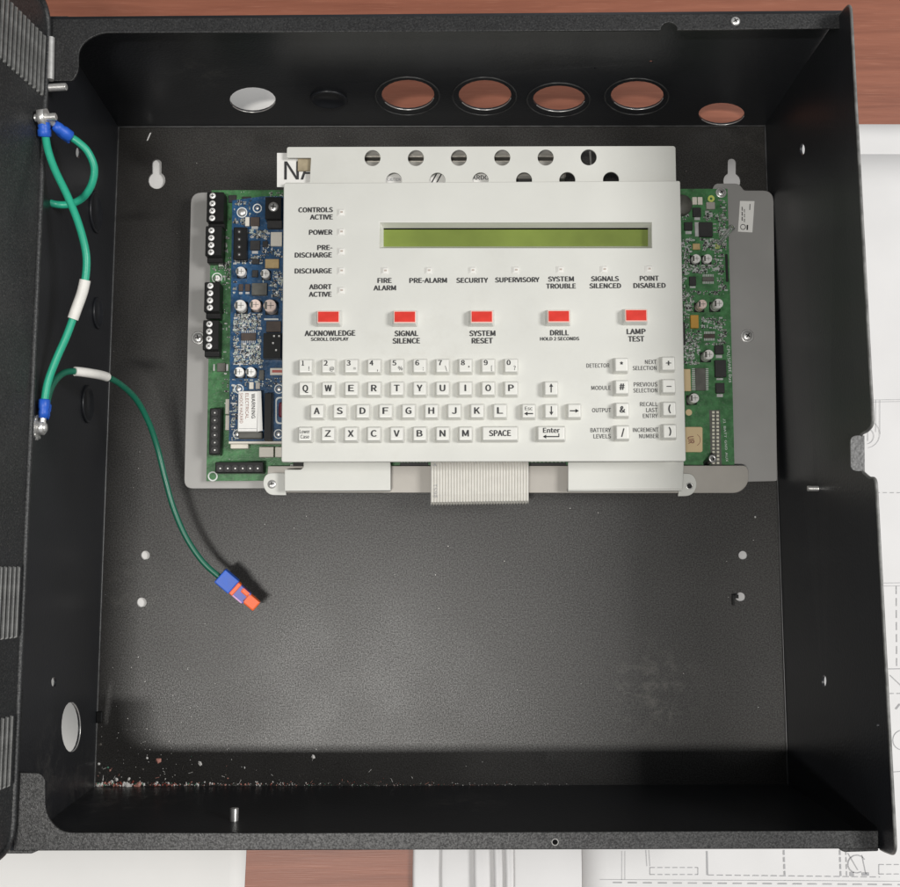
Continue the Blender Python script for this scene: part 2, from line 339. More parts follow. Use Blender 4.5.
def lines_mesh(segs, z, w=.55):
    bm = bmesh.new()
    for s in segs:
        x0, y0, x1, y1 = s[:4]; ww = s[4] if len(s) > 4 else w
        a = P(x0, y0, z); b = P(x1, y1, z); d = (b-a)
        if d.length < 1e-6: continue
        n = Vector((-d.y, d.x, 0)).normalized()*ww*mpp(z)/2
        bm.faces.new([bm.verts.new(v) for v in (a-n, b-n, b+n, a+n)])
    return bm
def dash(x0, y0, x1, y1, on=7, off=4, w=.8):
    L = math.hypot(x1-x0, y1-y0); out = []; t = 0
    while t < L:
        e = min(t+on, L); out.append((x0+(x1-x0)*t/L, y0+(y1-y0)*t/L, x0+(x1-x0)*e/L, y0+(y1-y0)*e/L, w)); t += on+off
    return out
def arc(cx, cy, r, a0, a1, w=.6, n=10):
    q = [(cx+r*math.cos(math.radians(a0+(a1-a0)*k/n)), cy+r*math.sin(math.radians(a0+(a1-a0)*k/n))) for k in range(n+1)]
    return [(*q[k], *q[k+1], w) for k in range(n)]
ZP = ZT+.00175
seg = dash(613, 882.5, 960, 885, 9, 6, 1.1) + [(600, 879.5, 950, 881.5, .4)]
for (x0, y0, x1, y1) in ((650, 867.5, 698, 874.5), (879, 864.5, 925, 874)): seg += dash(x0, y0, x1, y0, 5, 2.5) + dash(x0, y1, x1, y1, 5, 2.5) + [(x0, y0, x0, y1), (x1, y0, x1, y1)]
seg += [(707, 851, 707.5, 875, 1.6), (622, 851, 622, 880, .4), (625, 851, 625, 880, .4), (646, 850, 647, 866, .5), (649, 850, 650, 866, .5)]
seg += dash(708, 875, 880, 877, 6, 3) + dash(784, 850, 785, 875, 5, 2, 1.3) + dash(840, 850, 841, 877, 5, 2, 1.3) + dash(846, 850, 847, 877, 5, 2)
seg += arc(857, 864, 9, 60, 330, .9) + [(850, 874, 854, 874, 4), (848, 853, 858, 870, .7), (862, 855, 866, 874, .7), (862, 874, 869, 874, 3)]
seg += [(868, 432, 868, 441, .5)] + arc(866, 436, 8, -90, 80, .5) + arc(866, 434, 14, -90, 80, .4) + [(880, 400, 880, 434, .4), (876, 400, 876, 432, .4)]
seg += dash(876, 492.5, 960, 493, 4, 3, .7) + [(880, 583, 1000, 582, .5), (880, 586, 1000, 585, .4)] + dash(896.5, 586, 897, 668, 8, 4, .7) + [(885, 669, 960, 668, .8)]
seg += dash(890, 693.5, 960, 693, 4, 3, .8) + [(890, 675, 906, 690, .6)] + arc(903, 740, 10, 100, 260, .6) + [(896, 709, 900, 704, 1.6), (893, 772, 906, 771, .7)] + [(866, 400, 1000, 398, .35), (866, 402, 1000, 400, .35)]
tag(ob('printed_line_work', lines_mesh(seg, ZP), INK2, draw), None, kind='stuff')

YB = P(450, 789, 0).y - .0035                            # outer face of the cabinet's lower wall
FOLD = [(413, 446), (442, 478), (474, 497), (493.5, 509), (504.5, 518), (514, 581.5)]
flab = ['curled white folded sheet lying beside the bare brown table', 'flat white folded sheet overlapping the curled outermost one', 'narrow white folded sheet with a grey shaded edge in the pile',
        'slim white folded sheet, second strip of the pile counted from the wide one', 'very slim bright folded sheet tucked against the wide flat one', 'wide flat white folded sheet beside the printed drawing']
for k, (xa, xb) in enumerate(FOLD):
    z = ZT + .0008 + .0011*k; a = P(xa, 870, z).x; b = P(xb, 870, z).x; bm = bmesh.new(); prof = []; rr = .0022 if k in (0, 2, 3, 4) else .0010
    for j in range(9):                                   # rounded fold on the left, then a gentle sag to the right
        t = math.pi*(1.45-j/8*.95); prof.append((a + rr + rr*math.cos(t), z + rr + rr*math.sin(t)))
    w = b - a - rr
    for j in range(1, 9):
        t = j/8; prof.append((a + rr + w*t, z + 2*rr*(1-t)**1.5 + .0002*math.sin(t*5+k)))
    ys = [YB, YB-.02, YB-.05, YB-.09, YB-.15]
    for lay in (0, 1):
        rows = [[bm.verts.new((x + .0004*math.sin(i*1.9+k), y, zz - .00012*lay)) for x, zz in prof] for i, y in enumerate(ys)]
        for i in range(len(ys)-1):
            for j in range(len(prof)-1):
                q4 = (rows[i][j], rows[i+1][j], rows[i+1][j+1], rows[i][j+1]); bm.faces.new(q4[::-1] if lay else q4).smooth = True
    tag(ob('folded_sheet', bm, PAPER2), flab[k], 'paper', 'folded sheets beside the drawing')

# ------------------------------------------------------------------ the cabinet
T = .0015; D1 = .148; D2 = .1655
TL, TR, BL, BR = P(118.5, 127, 0), P(765, 126, 0), P(94.3, 789, 0), P(788, 786.5, 0)
RTL, RBL = P(50, 19.3, D1), P(13, 850.6, D1)
RTR2, RBR2 = P(849.5, 3, D2), P(894.7, 855, D2)
RTR, RBR = P(843, 13, D1), P(886, 848.5, D1)
cab = thing('metal_cabinet', (0, 0, -T), 'open black sheet metal cabinet with round knockouts in its walls', 'cabinet')
def keyhole(cx, cy, r, sw, top):                          # circle with a rounded slot rising from it
    a0 = math.asin(sw/r); out = []
    for k in range(21):
        t = -math.pi/2 + a0 + (2*math.pi-2*a0)*k/20; out.append((cx + r*math.cos(t), cy + r*math.sin(t)))
    for k in range(9):
        t = math.pi + math.pi*k/8; out.append((cx + sw*math.cos(t), top + sw + sw*math.sin(t)))
    return out
bh = [keyhole(156.8, 180.3, 8.6, 4.7, 159), keyhole(732, 181, 8.6, 4.2, 158), circ(145.2, 555.3, 4.6, 4.6), circ(141.5, 602.5, 5, 5), circ(743, 555.3, 4.4), circ(740.5, 597, 5, 4.6), circ(755.5, 517, 1.1, 1.1, 10)]
plate('back_panel', [(118, 126.5), (765.5, 125.5), (788.5, 787), (94, 789.5)], bh, 0, T, BACKM, cab)

QT = Quad(TR, TL, RTL, RTR); QB = Quad(BL, BR, RBR, RBL); QL = Quad(TL, BL, RBL, RTL); QR = Quad(BR, TR, RTR2, RBR2)
KT = [(252.7, 100, 46, 25), (408, 95, 53, 30), (485, 95.2, 53, 30), (559, 98.8, 52, 26), (637.2, 95.5, 53, 28.5), (721.5, 114, 46, 22)]
th = [circ(a, b, w/2, h/2) for a, b, w, h in KT] + [circ(651, 62.3, 2, 1.6, 10), circ(595, 68, 1.2, 1, 8)]
UNIT = rect(0, 0, 1, 1)
top = wallplate('top_wall', QT, UNIT, th, T, WALLM, cab)
left = wallplate('left_wall', QL, UNIT, [circ(71, 727, 9.5, 25), circ(54, 682, 2.6, 5), circ(78.5, 152.5, 2.6, 5.5)], T, WALLM, cab)
bot = wallplate('bottom_wall', QB, rect(0, 0, 1, 1), [], T, WALLM, cab, 1)
# right wall: notch in the rim for the latch tab, rounded ends
def ruv(x, y): return QR.uv(x, y)
y_rim = lambda y: 849.5 + (894.7-849.5)*(y-3)/852
nt_ = [(ruv(y_rim(478), 478)[0], 1.0), (ruv(y_rim(478), 477)[0], .952), (ruv(860, 472)[0], .893), (ruv(860, 434)[0], .893), (ruv(y_rim(430), 429)[0], .952), (ruv(y_rim(427), 425)[0], 1.0)]
out = [(-.004, 0), (1.004, 0), (1.004, .9), (1.0, 1.0)] + [(nt_[5][0], 1.0), nt_[4], nt_[3], nt_[2], nt_[1], (nt_[0][0], 1.0)] + [(0.0, 1.0), (-.004, .9)]
out = [(u*QR.Lu, v*QR.Lv) for u, v in out]
out = rnd(out, [0, 0, .004, .006, .005, .002, .003, .003, .002, .005, .006, .004])
right = wallplate('right_wall', QR, [(a/QR.Lu, b/QR.Lv) for a, b in out], [circ(802.3, 149.5, 2.4, 5.6), circ(824, 681, 2.2, 5.8), circ(878, 725, 1.2, 2, 8)], T, WALLM, cab)
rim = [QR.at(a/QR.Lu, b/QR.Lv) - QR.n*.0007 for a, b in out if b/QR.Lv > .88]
tube('worn_rim_highlight', rim, .00085, mat('worn_edge_highlight_paint', (.16, .16, .155), .4, var=.5, vscale=150), cab, res=2)  # pale tube: rim wear and the edge highlight both put into its colour
# latch tab bent inwards, light from above put into its paler paint
zt = QR.at(.5, .90).z
plate('latch_tab', rnd([(864.5, 435.5), (864.8, 471), (851, 471), (850.5, 435.5)], [0, 0, 9, 9]), [], zt, .0014, mat('lit_tab_paint', (.13, .13, .13), .5, var=.3, vscale=600, bump=.8, bscale=700), cab)
# flanges round the front opening
ZF = D1 + .0012
fl_top = [(50.5, 19.2), (842.5, 13), (842.5, 28.3), (677.5, 30), (677, 27), (674, 23.5), (669, 22), (664, 23.5), (661, 27), (660.5, 30.2), (98, 32.8), (78.5, 46), (78.5, 71), (72.5, 80.8), (51, 80.8)]
plate('top_flange', rnd(fl_top, [1.5, 1, 1, 0, 0, 0, 0, 0, 0, 0, 12, 12, 5, 3, 1]), [], ZF, .0014, BLACK, cab, bevel=.0003)
fl_bot = [(13.5, 850.5), (13.5, 775), (17, 772.5), (40, 773), (45, 779), (45.2, 815), (61, 832.4), (280, 833), (878.5, 830.6), (878.5, 848.4)]
plate('bottom_flange', rnd(fl_bot, [1, 2, 4, 6, 5, 13, 12, 0, 1, 2]), [circ(555, 842, 3, 3, 16)], ZF, .0014, BLACK, cab, bevel=.0003)
plate('corner_tab', rnd([(877, 846), (879, 851), (843, 852), (837, 847.5)], [2, 3, 4, 2]), [], ZF-.004, .0014, BLACK, cab)
plate('corner_tab', rnd([(12, 846), (46, 847), (32, 853.5), (0, 853.5)], [2, 2, 2, 2]), [], ZF-.004, .0014, BLACK, cab)
plate('corner_tab', rnd([(48, 23), (48, 16.3), (69, 16.3), (72, 22)], [1, 1, 2, 1]), [], ZF-.004, .0014, BLACK, cab)
plate('corner_tab', rnd([(806, 17), (807, 11), (840, 12), (840, 17)], [1, 2, 2, 1]), [], ZF-.004, .0014, BLACK, cab)
screw('flange_screw', P(735.3, 21.5, ZF), (0, 0, 1), .0027, cab, washer=False)
def ringpts(px, py, rx, ry, zq, a0=0, a1=360, n=28):
    return [zq(px + rx*math.cos(math.radians(a0+(a1-a0)*k/n)), py + ry*math.sin(math.radians(a0+(a1-a0)*k/n))) for k in range(n+(0 if a1-a0 == 360 else 1))]
tube('flange_hole_rim', ringpts(555, 842, 3.2, 3.2, lambda x, y: P(x, y, ZF+.0001)), .0003, PLATE, cab, True, 2)
# knockouts: bare metal lips at the opened ones, rings at the closed ones
for a, b, w, h in KT:
    tube('bare_metal_lip', ringpts(a, b, w/2-.3, h/2-.3, lambda x, y: QT.pt(x, y, .0001), 12, 150), .00035, STEEL, cab, False, 2)
    if w > 50: tube('knockout_ring', ringpts(a-.5, b+1, w/2+5.5, h/2+4, lambda x, y: QT.pt(x, y, .0001)), .0005, BENDM, cab, True, 2)
def knock(q, a, b, rx, ry):
    c = q.pt(a, b, 0); r = (q.pt(a, b-ry) - q.pt(a, b+ry)).length/2 if q is QL else (q.pt(a-rx, b)-q.pt(a+rx, b)).length/2
    bm = bmesh.new(); bm_lathe(bm, c - q.n*.0002, q.n, [(r, 0), (r, .0014), (r-.0006, .0018), (r-.0018, .0016), (r-.0026, .0004), (.0001, .0004)], 32)
    ob('closed_knockout', bm, WALLM, cab)
knock(QT, 328.7, 98.8, 18.5, 10); knock(QL, 95, 212, 8, 21); knock(QL, 97, 313, 7, 16); knock(QL, 87, 404, 9, 19)
tube('bare_metal_lip', ringpts(71, 727, 9.2, 24.6, lambda x, y: QL.pt(x, y, .0001), -80, 80), .00035, STEEL, cab, False, 2)
# rounded sheet bends along the creases
for a, b in ((TL, BL), (TR, BR), (TL, TR)): tube('sheet_bend', [a.lerp(b, k/12) + Vector((0, 0, .0002)) for k in range(13)], .0008, BENDM, cab, res=2)
# studs on the walls
def stud(name, c, axis, r, L, parent, m=STEEL):
    bm = bmesh.new(); prof = [(r, 0)]; n = int(L/.0007)
    for k in range(n): prof += [(r, L*(k+.2)/n), (r*.86, L*(k+.6)/n)]
    prof += [(r, L*.97), (r*.7, L)]
    bm_lathe(bm, c, axis, prof, 16); return ob(name, bm, m, parent)
stud('wall_stud', QB.pt(234, 823), QB.n, .0026, .0085, cab)
stud('wall_stud', QR.pt(818, 488.5), QR.n, .0018, .0065, cab)
plate('bare_scratch', [(149.8, 133.0), (151.3, 132.6), (147.8, 140.6), (146.6, 140.8)], [], .0002, .0003, NICK, cab)
pbox('paint_chip', 95.5, 711.5, 102, 723, 0, .0025, BLKP, cab, .0006)
# hinge leaves between door and cabinet
for (y0, y1) in ((38, 80), (690, 770)):
    a = P(51.0 if y0 < 100 else 19, y0, D1+.003); b = P(50.2 if y0 < 100 else 15, y1, D1+.003)
    tube('hinge_barrel', [a, b], .0022, STEEL if y0 < 100 else BLACK, cab)

# door, hinged on the left rim and standing open a little past upright
LEAN = math.radians(7); HA, HB = P(48.6, 5, D1+.004), P(11.2, 851, D1+.004)
dv = Vector((-math.sin(LEAN), 0, math.cos(LEAN)))
DH = .42; QD = Quad(HA, HB, HB+dv*DH, HA+dv*DH)
dout = rnd([(0, 0), (QD.Lu, 0), (QD.Lu, QD.Lv), (0, QD.Lv)], [.016, .016, .006, .006], 8)
door = wallplate('door', QD, [(a/QD.Lu, b/QD.Lv) for a, b in dout], [], .0016, DOORM, cab)
door['label'] = 'black louvred door swung open'
lip = [QD.at(a/QD.Lu, b/QD.Lv) + QD.n*.0004 for a, b in dout]
tube('door_edge_roll', lip, .0016, DOORM, door, True, 3)
def louvre_mesh(L):
    bm = bmesh.new(); bm_box(bm, -L/2, -.0011, 0, L/2, .0011, .0014, .0006); bm_bevel(bm, .0003, 2)
    me = bpy.data.meshes.new('louvre'); bm.to_mesh(me); bm.free(); me.materials.append(mat('worn_louvre_highlight_paint', (.14, .14, .135), .38, var=.3, vscale=200, bump=.15, bscale=900)); return me  # wear and bright edge highlights, both put into the paler louvre colour
udir = (HB-HA).normalized()
rotm = Matrix((-udir, dv, (-udir).cross(dv))).transposed().to_quaternion()
for (ya, yb, xx) in ((35, 98, 43.3), (566, 638, 17.5), (715, 786, 10.5)):
    u0, v0 = QD.uv(xx, ya); u1, _ = QD.uv(xx-.5, yb); L = (u1-u0)*QD.Lu; me = louvre_mesh(L)
    for k in range(16):
        p = QD.at((u0+u1)/2, v0 + k*.0044/QD.Lv) + QD.n*.0002
        o = link('louvre', me, door, p); o.rotation_mode = 'QUATERNION'; o.rotation_quaternion = rotm
stud('door_stud', QD.pt(46.5, 88), QD.n, .0022, .012, door)
sp = P(46, 117.5, D1+.014); 
stud('door_stud', sp - QD.n*.006, QD.n, .0022, .012, door)
bm = bmesh.new(); bm_cyl(bm, sp - QD.n*.0035, QD.n, .0052, .0040, 6); ob('ground_nut', bm, STEEL, door)

# nylon plugs / dark clip at the lower mounting hole
bm = bmesh.new(); bm_obox(bm, P(735.5, 596.5, .002), (1, 0, 0), (0, 1, 0), (0, 0, 1), .0016, .0012, .002); bm_obox(bm, P(733, 600, .002), (1, 0, 0), (0, 1, 0), (0, 0, 1), .0006, .0035, .002)
ob('broken_clip', bm, BLKP, cab)

# ------------------------------------------------------------------ grey mounting plate
ZPL = .0135
mp = thing('mounting_plate', P(480, 340, 0), 'grey metal mounting plate carrying the circuit boards inside the cabinet', 'plate')
po = [(191, 192.5), (712, 190), (715, 183.5), (739, 183.5), (744, 190.5), (773.5, 190.5), (777.3, 481), (700, 483), (266, 488.5), (184, 488.5)]
plate('base_plate', rnd(po, [11, 0, 5, 5, 2, 11, 2, 0, 0, 9]), [], ZPL, .0015, PLATE, mp, bevel=.0003)
for x, y in ((230, 240), (735, 240), (230, 450), (735, 450)):
    bm = bmesh.new(); bm_cyl(bm, P(x, y, 0), (0, 0, 1), .004, ZPL-.0016, 12); ob('standoff', bm, STEEL, mp)
screw('plate_screw', P(198.3, 338, ZPL), (0, 0, 1), .0034, mp); screw('plate_screw', P(747.2, 336, ZPL), (0, 0, 1), .0034, mp)
st = plate('sticker', [(740, 201), (754.5, 201.2), (752.4, 232.4), (738, 231.6)], [], ZPL+.0003, .0002, LABELM, mp)
sg = [(742.4, 206+k*1.0, 742.0, 206.6+k*1.0, 1.3) for k in range(0, 16, 1) if k % 5] + [(744.6, 208+k*1.2, 744.3, 208.8+k*1.2, 1.0) for k in range(12) if k % 4] + [(750, 204, 749.7, 210, .8)] + arc(743, 227, 2.6, 0, 360, .7) + [(747.5, 225, 747.3, 230, 1.6)]
ob('sticker_print', lines_mesh(sg, ZPL+.0005), INK, st)
ZB = .0245
plate('lower_bracket', rnd([(268, 466), (745.5, 465.5), (748.5, 470), (748.5, 484), (739, 493), (266, 492.5)], [1, 3, 2, 8, 9, 1]), [], ZB, .0014, BRKT, mp, bevel=.0003)
bm = bmesh.new(); a = P(268, 492.3, ZB); b = P(700, 492.3, ZB); bm_box(bm, a.x, a.y+.0003, ZPL, b.x, a.y+.0015, ZB-.0014); ob('bracket_lip', bm, BRKT, mp)

# ------------------------------------------------------------------ main circuit board
ZG = .0190
pcb = thing('main_circuit_board', P(470, 340, ZPL), 'green main circuit board behind the keypad panel with black terminal blocks', 'circuit board')
plate('board', [(211.5, 190.3), (727.5, 188.8), (734.5, 466), (734.8, 478), (206.3, 481)], [], ZG, .0016, GREEN, pcb)
for x, y in ((225, 380), (705, 220), (720, 440), (470, 320)):
    bm = bmesh.new(); bm_cyl(bm, P(x, y, ZPL), (0, 0, 1), .003, ZG-.0016-ZPL, 12); ob('spacer', bm, NYLON, pcb)
def dome(name, x, y, z, r, m, parent, h=.0008):
    bm = bmesh.new(); bm_lathe(bm, P(x, y, z), (0, 0, 1), [(r, 0), (r, h*.4), (r*.7, h*.85), (.0001, h)], 14); return ob(name, bm, m, parent)
def terminal(x0, y0, x1, y1, ys, xs):
    zt = ZG+.0115; t = pbox('terminal_block', x0, y0, x1, y1, ZG, zt, BLKP, pcb, .0005)
    a = P(x0+2, y1+7, ZG+.006); b = P(x1+1.5, y0+2, ZG+.006); bm = bmesh.new(); bm_box(bm, a.x, a.y, ZG, b.x, b.y, ZG+.006); bm_bevel(bm, .0005); ob('block_skirt', bm, BLKP, t)
    for k, y in enumerate(ys): screw('terminal_screw', P(xs-k*.15, y, zt-.0002), (0, 0, 1), .0021, t, h=.0007, washer=False, m=NICK)
terminal(206.3, 192, 224, 221.8, (196, 203.6, 211, 218.2), 212.6); terminal(205, 226, 222, 256, (230.6, 238, 245.2, 252.3), 211.5)
terminal(203.8, 282, 220, 312, (286, 293.3, 300.6, 307.8), 210.3); terminal(202.4, 320, 219, 350, (324.2, 331.6, 339, 346.3), 209.4)
def header(x0, y0, x1, y1, dots, zb, parent, h=.0085):
    t = pbox('pin_header', x0, y0, x1, y1, zb, zb+h, BLKP, parent, .0005)
    for (x, y) in dots:
        bm = bmesh.new(); q = P(x, y, zb+h); bm_cyl(bm, q-Vector((0, 0, .0002)), (0, 0, 1), .0024 if h > .006 else .0014, .0006, 12); ob('pin_socket', bm, CHIP, t)
        pbox('pin', x-.7, y-.7, x+.7, y+.7, zb+h, zb+h+.0009, STEEL, t, 0)
header(208.8, 408, 221, 454.5, [(214.7, 412.8+k*7.45) for k in range(6)], ZG, pcb)
header(215, 461.8, 263.5, 473, [(220.2+k*7.5, 468.4) for k in range(6)], ZG, pcb)
def chip(x0, y0, x1, y1, z, h, m, parent, feet=None, name='chip'):
    c = pbox(name, x0, y0, x1, y1, z, z+h, m, parent, .0002)
    if feet: pbox('solder_foot', *feet, z, z+.0006, STEEL, c, 0)
    return c
def soic(x0, y0, x1, y1, z, h, m, parent, n=7, horiz=True):
    c = pbox('chip', x0, y0, x1, y1, z, z+h, m, parent, .0002)
    for k in range(n):
        if horiz:
            x = x0 + (x1-x0)*(k+.5)/n
            pbox('chip_pin', x-.4, y0-2.6, x+.4, y0-.2, z, z+.0006, STEEL, c, 0); pbox('chip_pin', x-.4, y1+.2, x+.4, y1+2.6, z, z+.0006, STEEL, c, 0)
        else:
            y = y0 + (y1-y0)*(k+.5)/n
            pbox('chip_pin', x0-4, y-.4, x0-.2, y+.4, z, z+.0006, STEEL, c, 0); pbox('chip_pin', x1+.2, y-.4, x1+3, y+.4, z, z+.0006, STEEL, c, 0)
def cap(x, y, rp, z, h, m, parent):                     # electrolytic can; x, y, rp give its top disc
    q = P(x, y, z+h); r = rp*mpp(z+h); c = pbox('capacitor', *sum(([proj((q.x-r*1.03, q.y+r*1.03, z+.001)), proj((q.x+r*1.03, q.y-r*1.03, z+.001))][i].tolist() for i in (0, 1)), []), z, z+.001, BLKP, parent, .0002)
    bm = bmesh.new(); base = Vector((q.x, q.y, z+.001)); hh = h-.001
    bm_lathe(bm, base, (0, 0, 1), [(r, 0), (r, hh*.12), (r*.92, hh*.18), (r, hh*.24), (r, hh*.93), (r*.93, hh)], 22, 0)
    bm_obox(bm, (q.x-r*.62, q.y, z+h+.00003), (0, 1, 0), (-1, 0, 0), (0, 0, 1), r*.60, r*.22, .00006, 1); bm_obox(bm, (q.x+r*.15, q.y, z+h+.00001), (1, 0, 0), (0, 1, 0), (0, 0, 1), r*.5, r*.05, .00004, 1); bm_obox(bm, (q.x+r*.15, q.y, z+h), (0, 1, 0), (-1, 0, 0), (0, 0, 1), r*.5, r*.05, .00004, 1)
    ob('can', bm, [m, CHIPG], c); return c
def ring(name, x, y, z, rp, w, m, parent): return plate(name, circ(x, y, rp), [circ(x, y, rp-w)], z+.0002, .0002, m, parent)
chip(228.5, 195, 236.5, 202.5, ZG, .0012, CHIP, pcb); chip(242, 196.5, 251, 200.5, ZG, .0012, CHIP, pcb); chip(252, 199, 264, 201, ZG, .0008, SILK, pcb, name='resistor')
chip(217, 363, 225.5, 371.5, ZG, .0018, CHIPG, pcb, None, 'resistor'); chip(213, 364, 214.8, 371, ZG, .0006, STEEL, pcb, None, 'solder_foot'); chip(226, 364, 228.5, 371, ZG, .0006, STEEL, pcb, None, 'solder_foot')
chip(225.2, 399, 229.3, 414, ZG, .004, CREAM, pcb, None, 'connector'); chip(225.2, 415.2, 229.3, 430, ZG, .004, CREAM, pcb, None, 'connector')
cap(217, 278, 3.0, ZG, .004, NYLON, pcb); ring('board_ring', 212.7, 476.3, ZG, 4.9, 1.3, SILK, pcb); ring('board_ring', 217, 278, ZG, 5.3, 1.0, SILK, pcb)
chip(259, 447, 273.5, 457, ZG, .006, CREAM, pcb, None, 'connector'); chip(275, 447, 284, 457, ZG, .006, CREAM, pcb, None, 'connector')
chip(290, 464.5, 293.5, 468.5, ZG, .001, SILK, pcb, None, 'resistor')
soic(400, 462.6, 428, 466, ZG, .0015, CHIP, pcb, 9); soic(530, 462.6, 566, 466, ZG, .0015, CHIP, pcb, 9); chip(293, 461, 305, 470, ZG, .004, BLKP, pcb, None, 'connector')
# right strip
bm = bmesh.new(); q = P(682.5, 204, ZG+.006); bm_lathe(bm, (q.x, q.y, ZG), (0, 0, 1), [(.0066, 0), (.0072, .0007), (.0072, .0045), (.0062, .006), (.0001, .0062)], 26); ob('inductor', bm, CHIPG, pcb)
chip(692.5, 197, 697, 204.5, ZG, .0012, CREAM, pcb, None, 'resistor'); chip(698, 197, 702.5, 204.5, ZG, .0012, CREAM, pcb, None, 'resistor')
chip(693, 207.5, 701, 216.5, ZG, .002, CHIP, pcb, (694.5, 217.4, 700, 220)); chip(706.5, 202, 715, 209, ZG, .0022, BRKT, pcb, None, 'crystal')
ring('test_pad', 711.2, 198.7, ZG, 3.4, 2.1, YEL, pcb); screw('board_screw', P(721, 192.8, ZG), (0, 0, 1), .0028, pcb)
chip(684.5, 222, 692.5, 230, ZG, .002, CHIP, pcb, (685.5, 231.2, 691.5, 234)); chip(699.5, 222, 712.5, 236.5, ZG, .0028, CHIP, pcb)
chip(695, 222, 699, 236.5, ZG, .0008, STEEL, pcb, None, 'heat_tab')
for y in (224, 228, 232): chip(713.2, y-.6, 716.5, y+.6, ZG, .0006, STEEL, pcb, None, 'chip_pin')
chip(693, 243.5, 700, 249.5, ZG, .0016, TAN, pcb, None, 'capacitor_chip')
cap(696.3, 258.5, 4.7, ZG, .0045, ALU, pcb); cap(707.7, 258.5, 4.7, ZG, .0045, ALU, pcb)
plate('board_slot', rnd([(725, 254), (727.6, 254), (728.6, 282), (726, 282)], 1.2), [], ZG+.0003, .0002, DARK, pcb)
chip(689.5, 276.5, 696, 285.5, ZG, .0016, CHIP, pcb, (690, 286.3, 695.5, 288)); soic(702.5, 276.8, 714, 281.2, ZG, .0014, CHIPG, pcb, 8)
cap(702.5, 304, 4.8, ZG, .0105, ALUP, pcb); cap(718.5, 303.4, 5.1, ZG, .0105, ALU, pcb)
chip(691, 315, 698.5, 328, ZG, .0025, ORNG, pcb, None, 'tantalum_capacitor'); soic(704, 334, 715, 338, ZG, .0014, CHIPB, pcb, 8)
cap(709, 354.4, 5.1, ZG, .0105, ALU, pcb)
chip(715, 345, 723.5, 354, ZG, .0022, CHIP, pcb, (716, 355, 722, 358)); chip(715.5, 360, 726, 377, ZG, .003, CHIP, pcb, (716.5, 378.2, 723, 380)); chip(716, 383, 724.5, 393, ZG, .0022, CHIP, pcb, (717, 394, 722.8, 397))
chip(684, 369, 690.5, 391, ZG, .0016, TANP, pcb); soic(696, 368, 705.5, 390.5, ZG, .0016, CHIPG, pcb, 14, False)
chip(679, 322, 685, 345, ZG, .0016, CHIP, pcb)
cap(694.5, 398, 4.9, ZG, .0095, ALU, pcb); bm = bmesh.new(); bm_cyl(bm, P(688.7, 412.5, ZG), (0, 0, 1), .0022, .0004, 16); ob('test_pad', bm, TANP, pcb)
stk = plate('date_sticker', rnd(rect(684, 427, 702.5, 452), 2), [], ZG+.0018, .0018, TANP, pcb)
text('UR', 691, 440, ZG+.0020, 6, 7, stk, INK3, rot=-1.45); ob('printed_line_work', lines_mesh(arc(694, 440, 6.3, -60, 60, .5), ZG+.0020), INK3, stk)
gp = []
bmz = bmesh.new()
for k in range(16):
    for x in (713.3+k*.02, 717.6+k*.03):
        y = 412.3+k*3.62; a = P(x-1.15, y+1.1, ZG+.0003); b = P(x+1.15, y-1.1, ZG+.0003); bm_box(bmz, a.x, a.y, ZG, b.x, b.y, ZG+.0005)
ob('header_pad_rows', bmz, mat('tinned_pads', (.78, .76, .62), .35, metal=.5), pcb); pbox('header_body', 711, 410, 720, 468, ZG, ZG+.00025, CHIPG, pcb, 0)
text('CPU/SPARE Bus', 729.4, 364, ZG+.0003, 3.0, 38, pcb, SILK, rot=-1.54, bold=.0)
text('J1  BATT  GND  AUX', 725.6, 440, ZG+.0003, 2.2, 44, pcb, SILK, rot=-1.54, bold=0)
# standoffs seen slanting: a clear light pipe and a black post
lp = thing('light_pipe', P(717, 246, ZG), 'small clear plastic pillar rising from the green board beside the sticker', 'standoff')
tube('pillar', [P(717.2, 246.5, ZG+.0005), P(731.5, 228, ZG+.017)], .0017, CLEAR, lp); bm = bmesh.new(); bm_lathe(bm, P(731.5, 228, ZG+.0166), (.25, .35, 1), [(.0017, 0), (.0022, .0006), (.0012, .0014), (.0001, .0016)], 16); ob('tip', bm, CLEAR, lp)
pbox('led', 715, 244, 719.5, 248.5, ZG, ZG+.001, YEL, lp)
bp_ = thing('black_standoff', P(706, 463, ZG), 'black hollow standoff with silver tip beside the pin rows', 'standoff')
tube('post', [P(706, 463, ZG), P(712.6, 458.8, ZG+.015)], .0021, BLKP, bp_)
bm = bmesh.new(); q = P(712.6, 458.8, ZG+.015); bm_lathe(bm, q, (.15, .1, 1), [(.0012, 0), (.0012, .0006), (.0027, .0006), (.0027, 0)], 18); ob('tip', bm, STEEL, bp_)
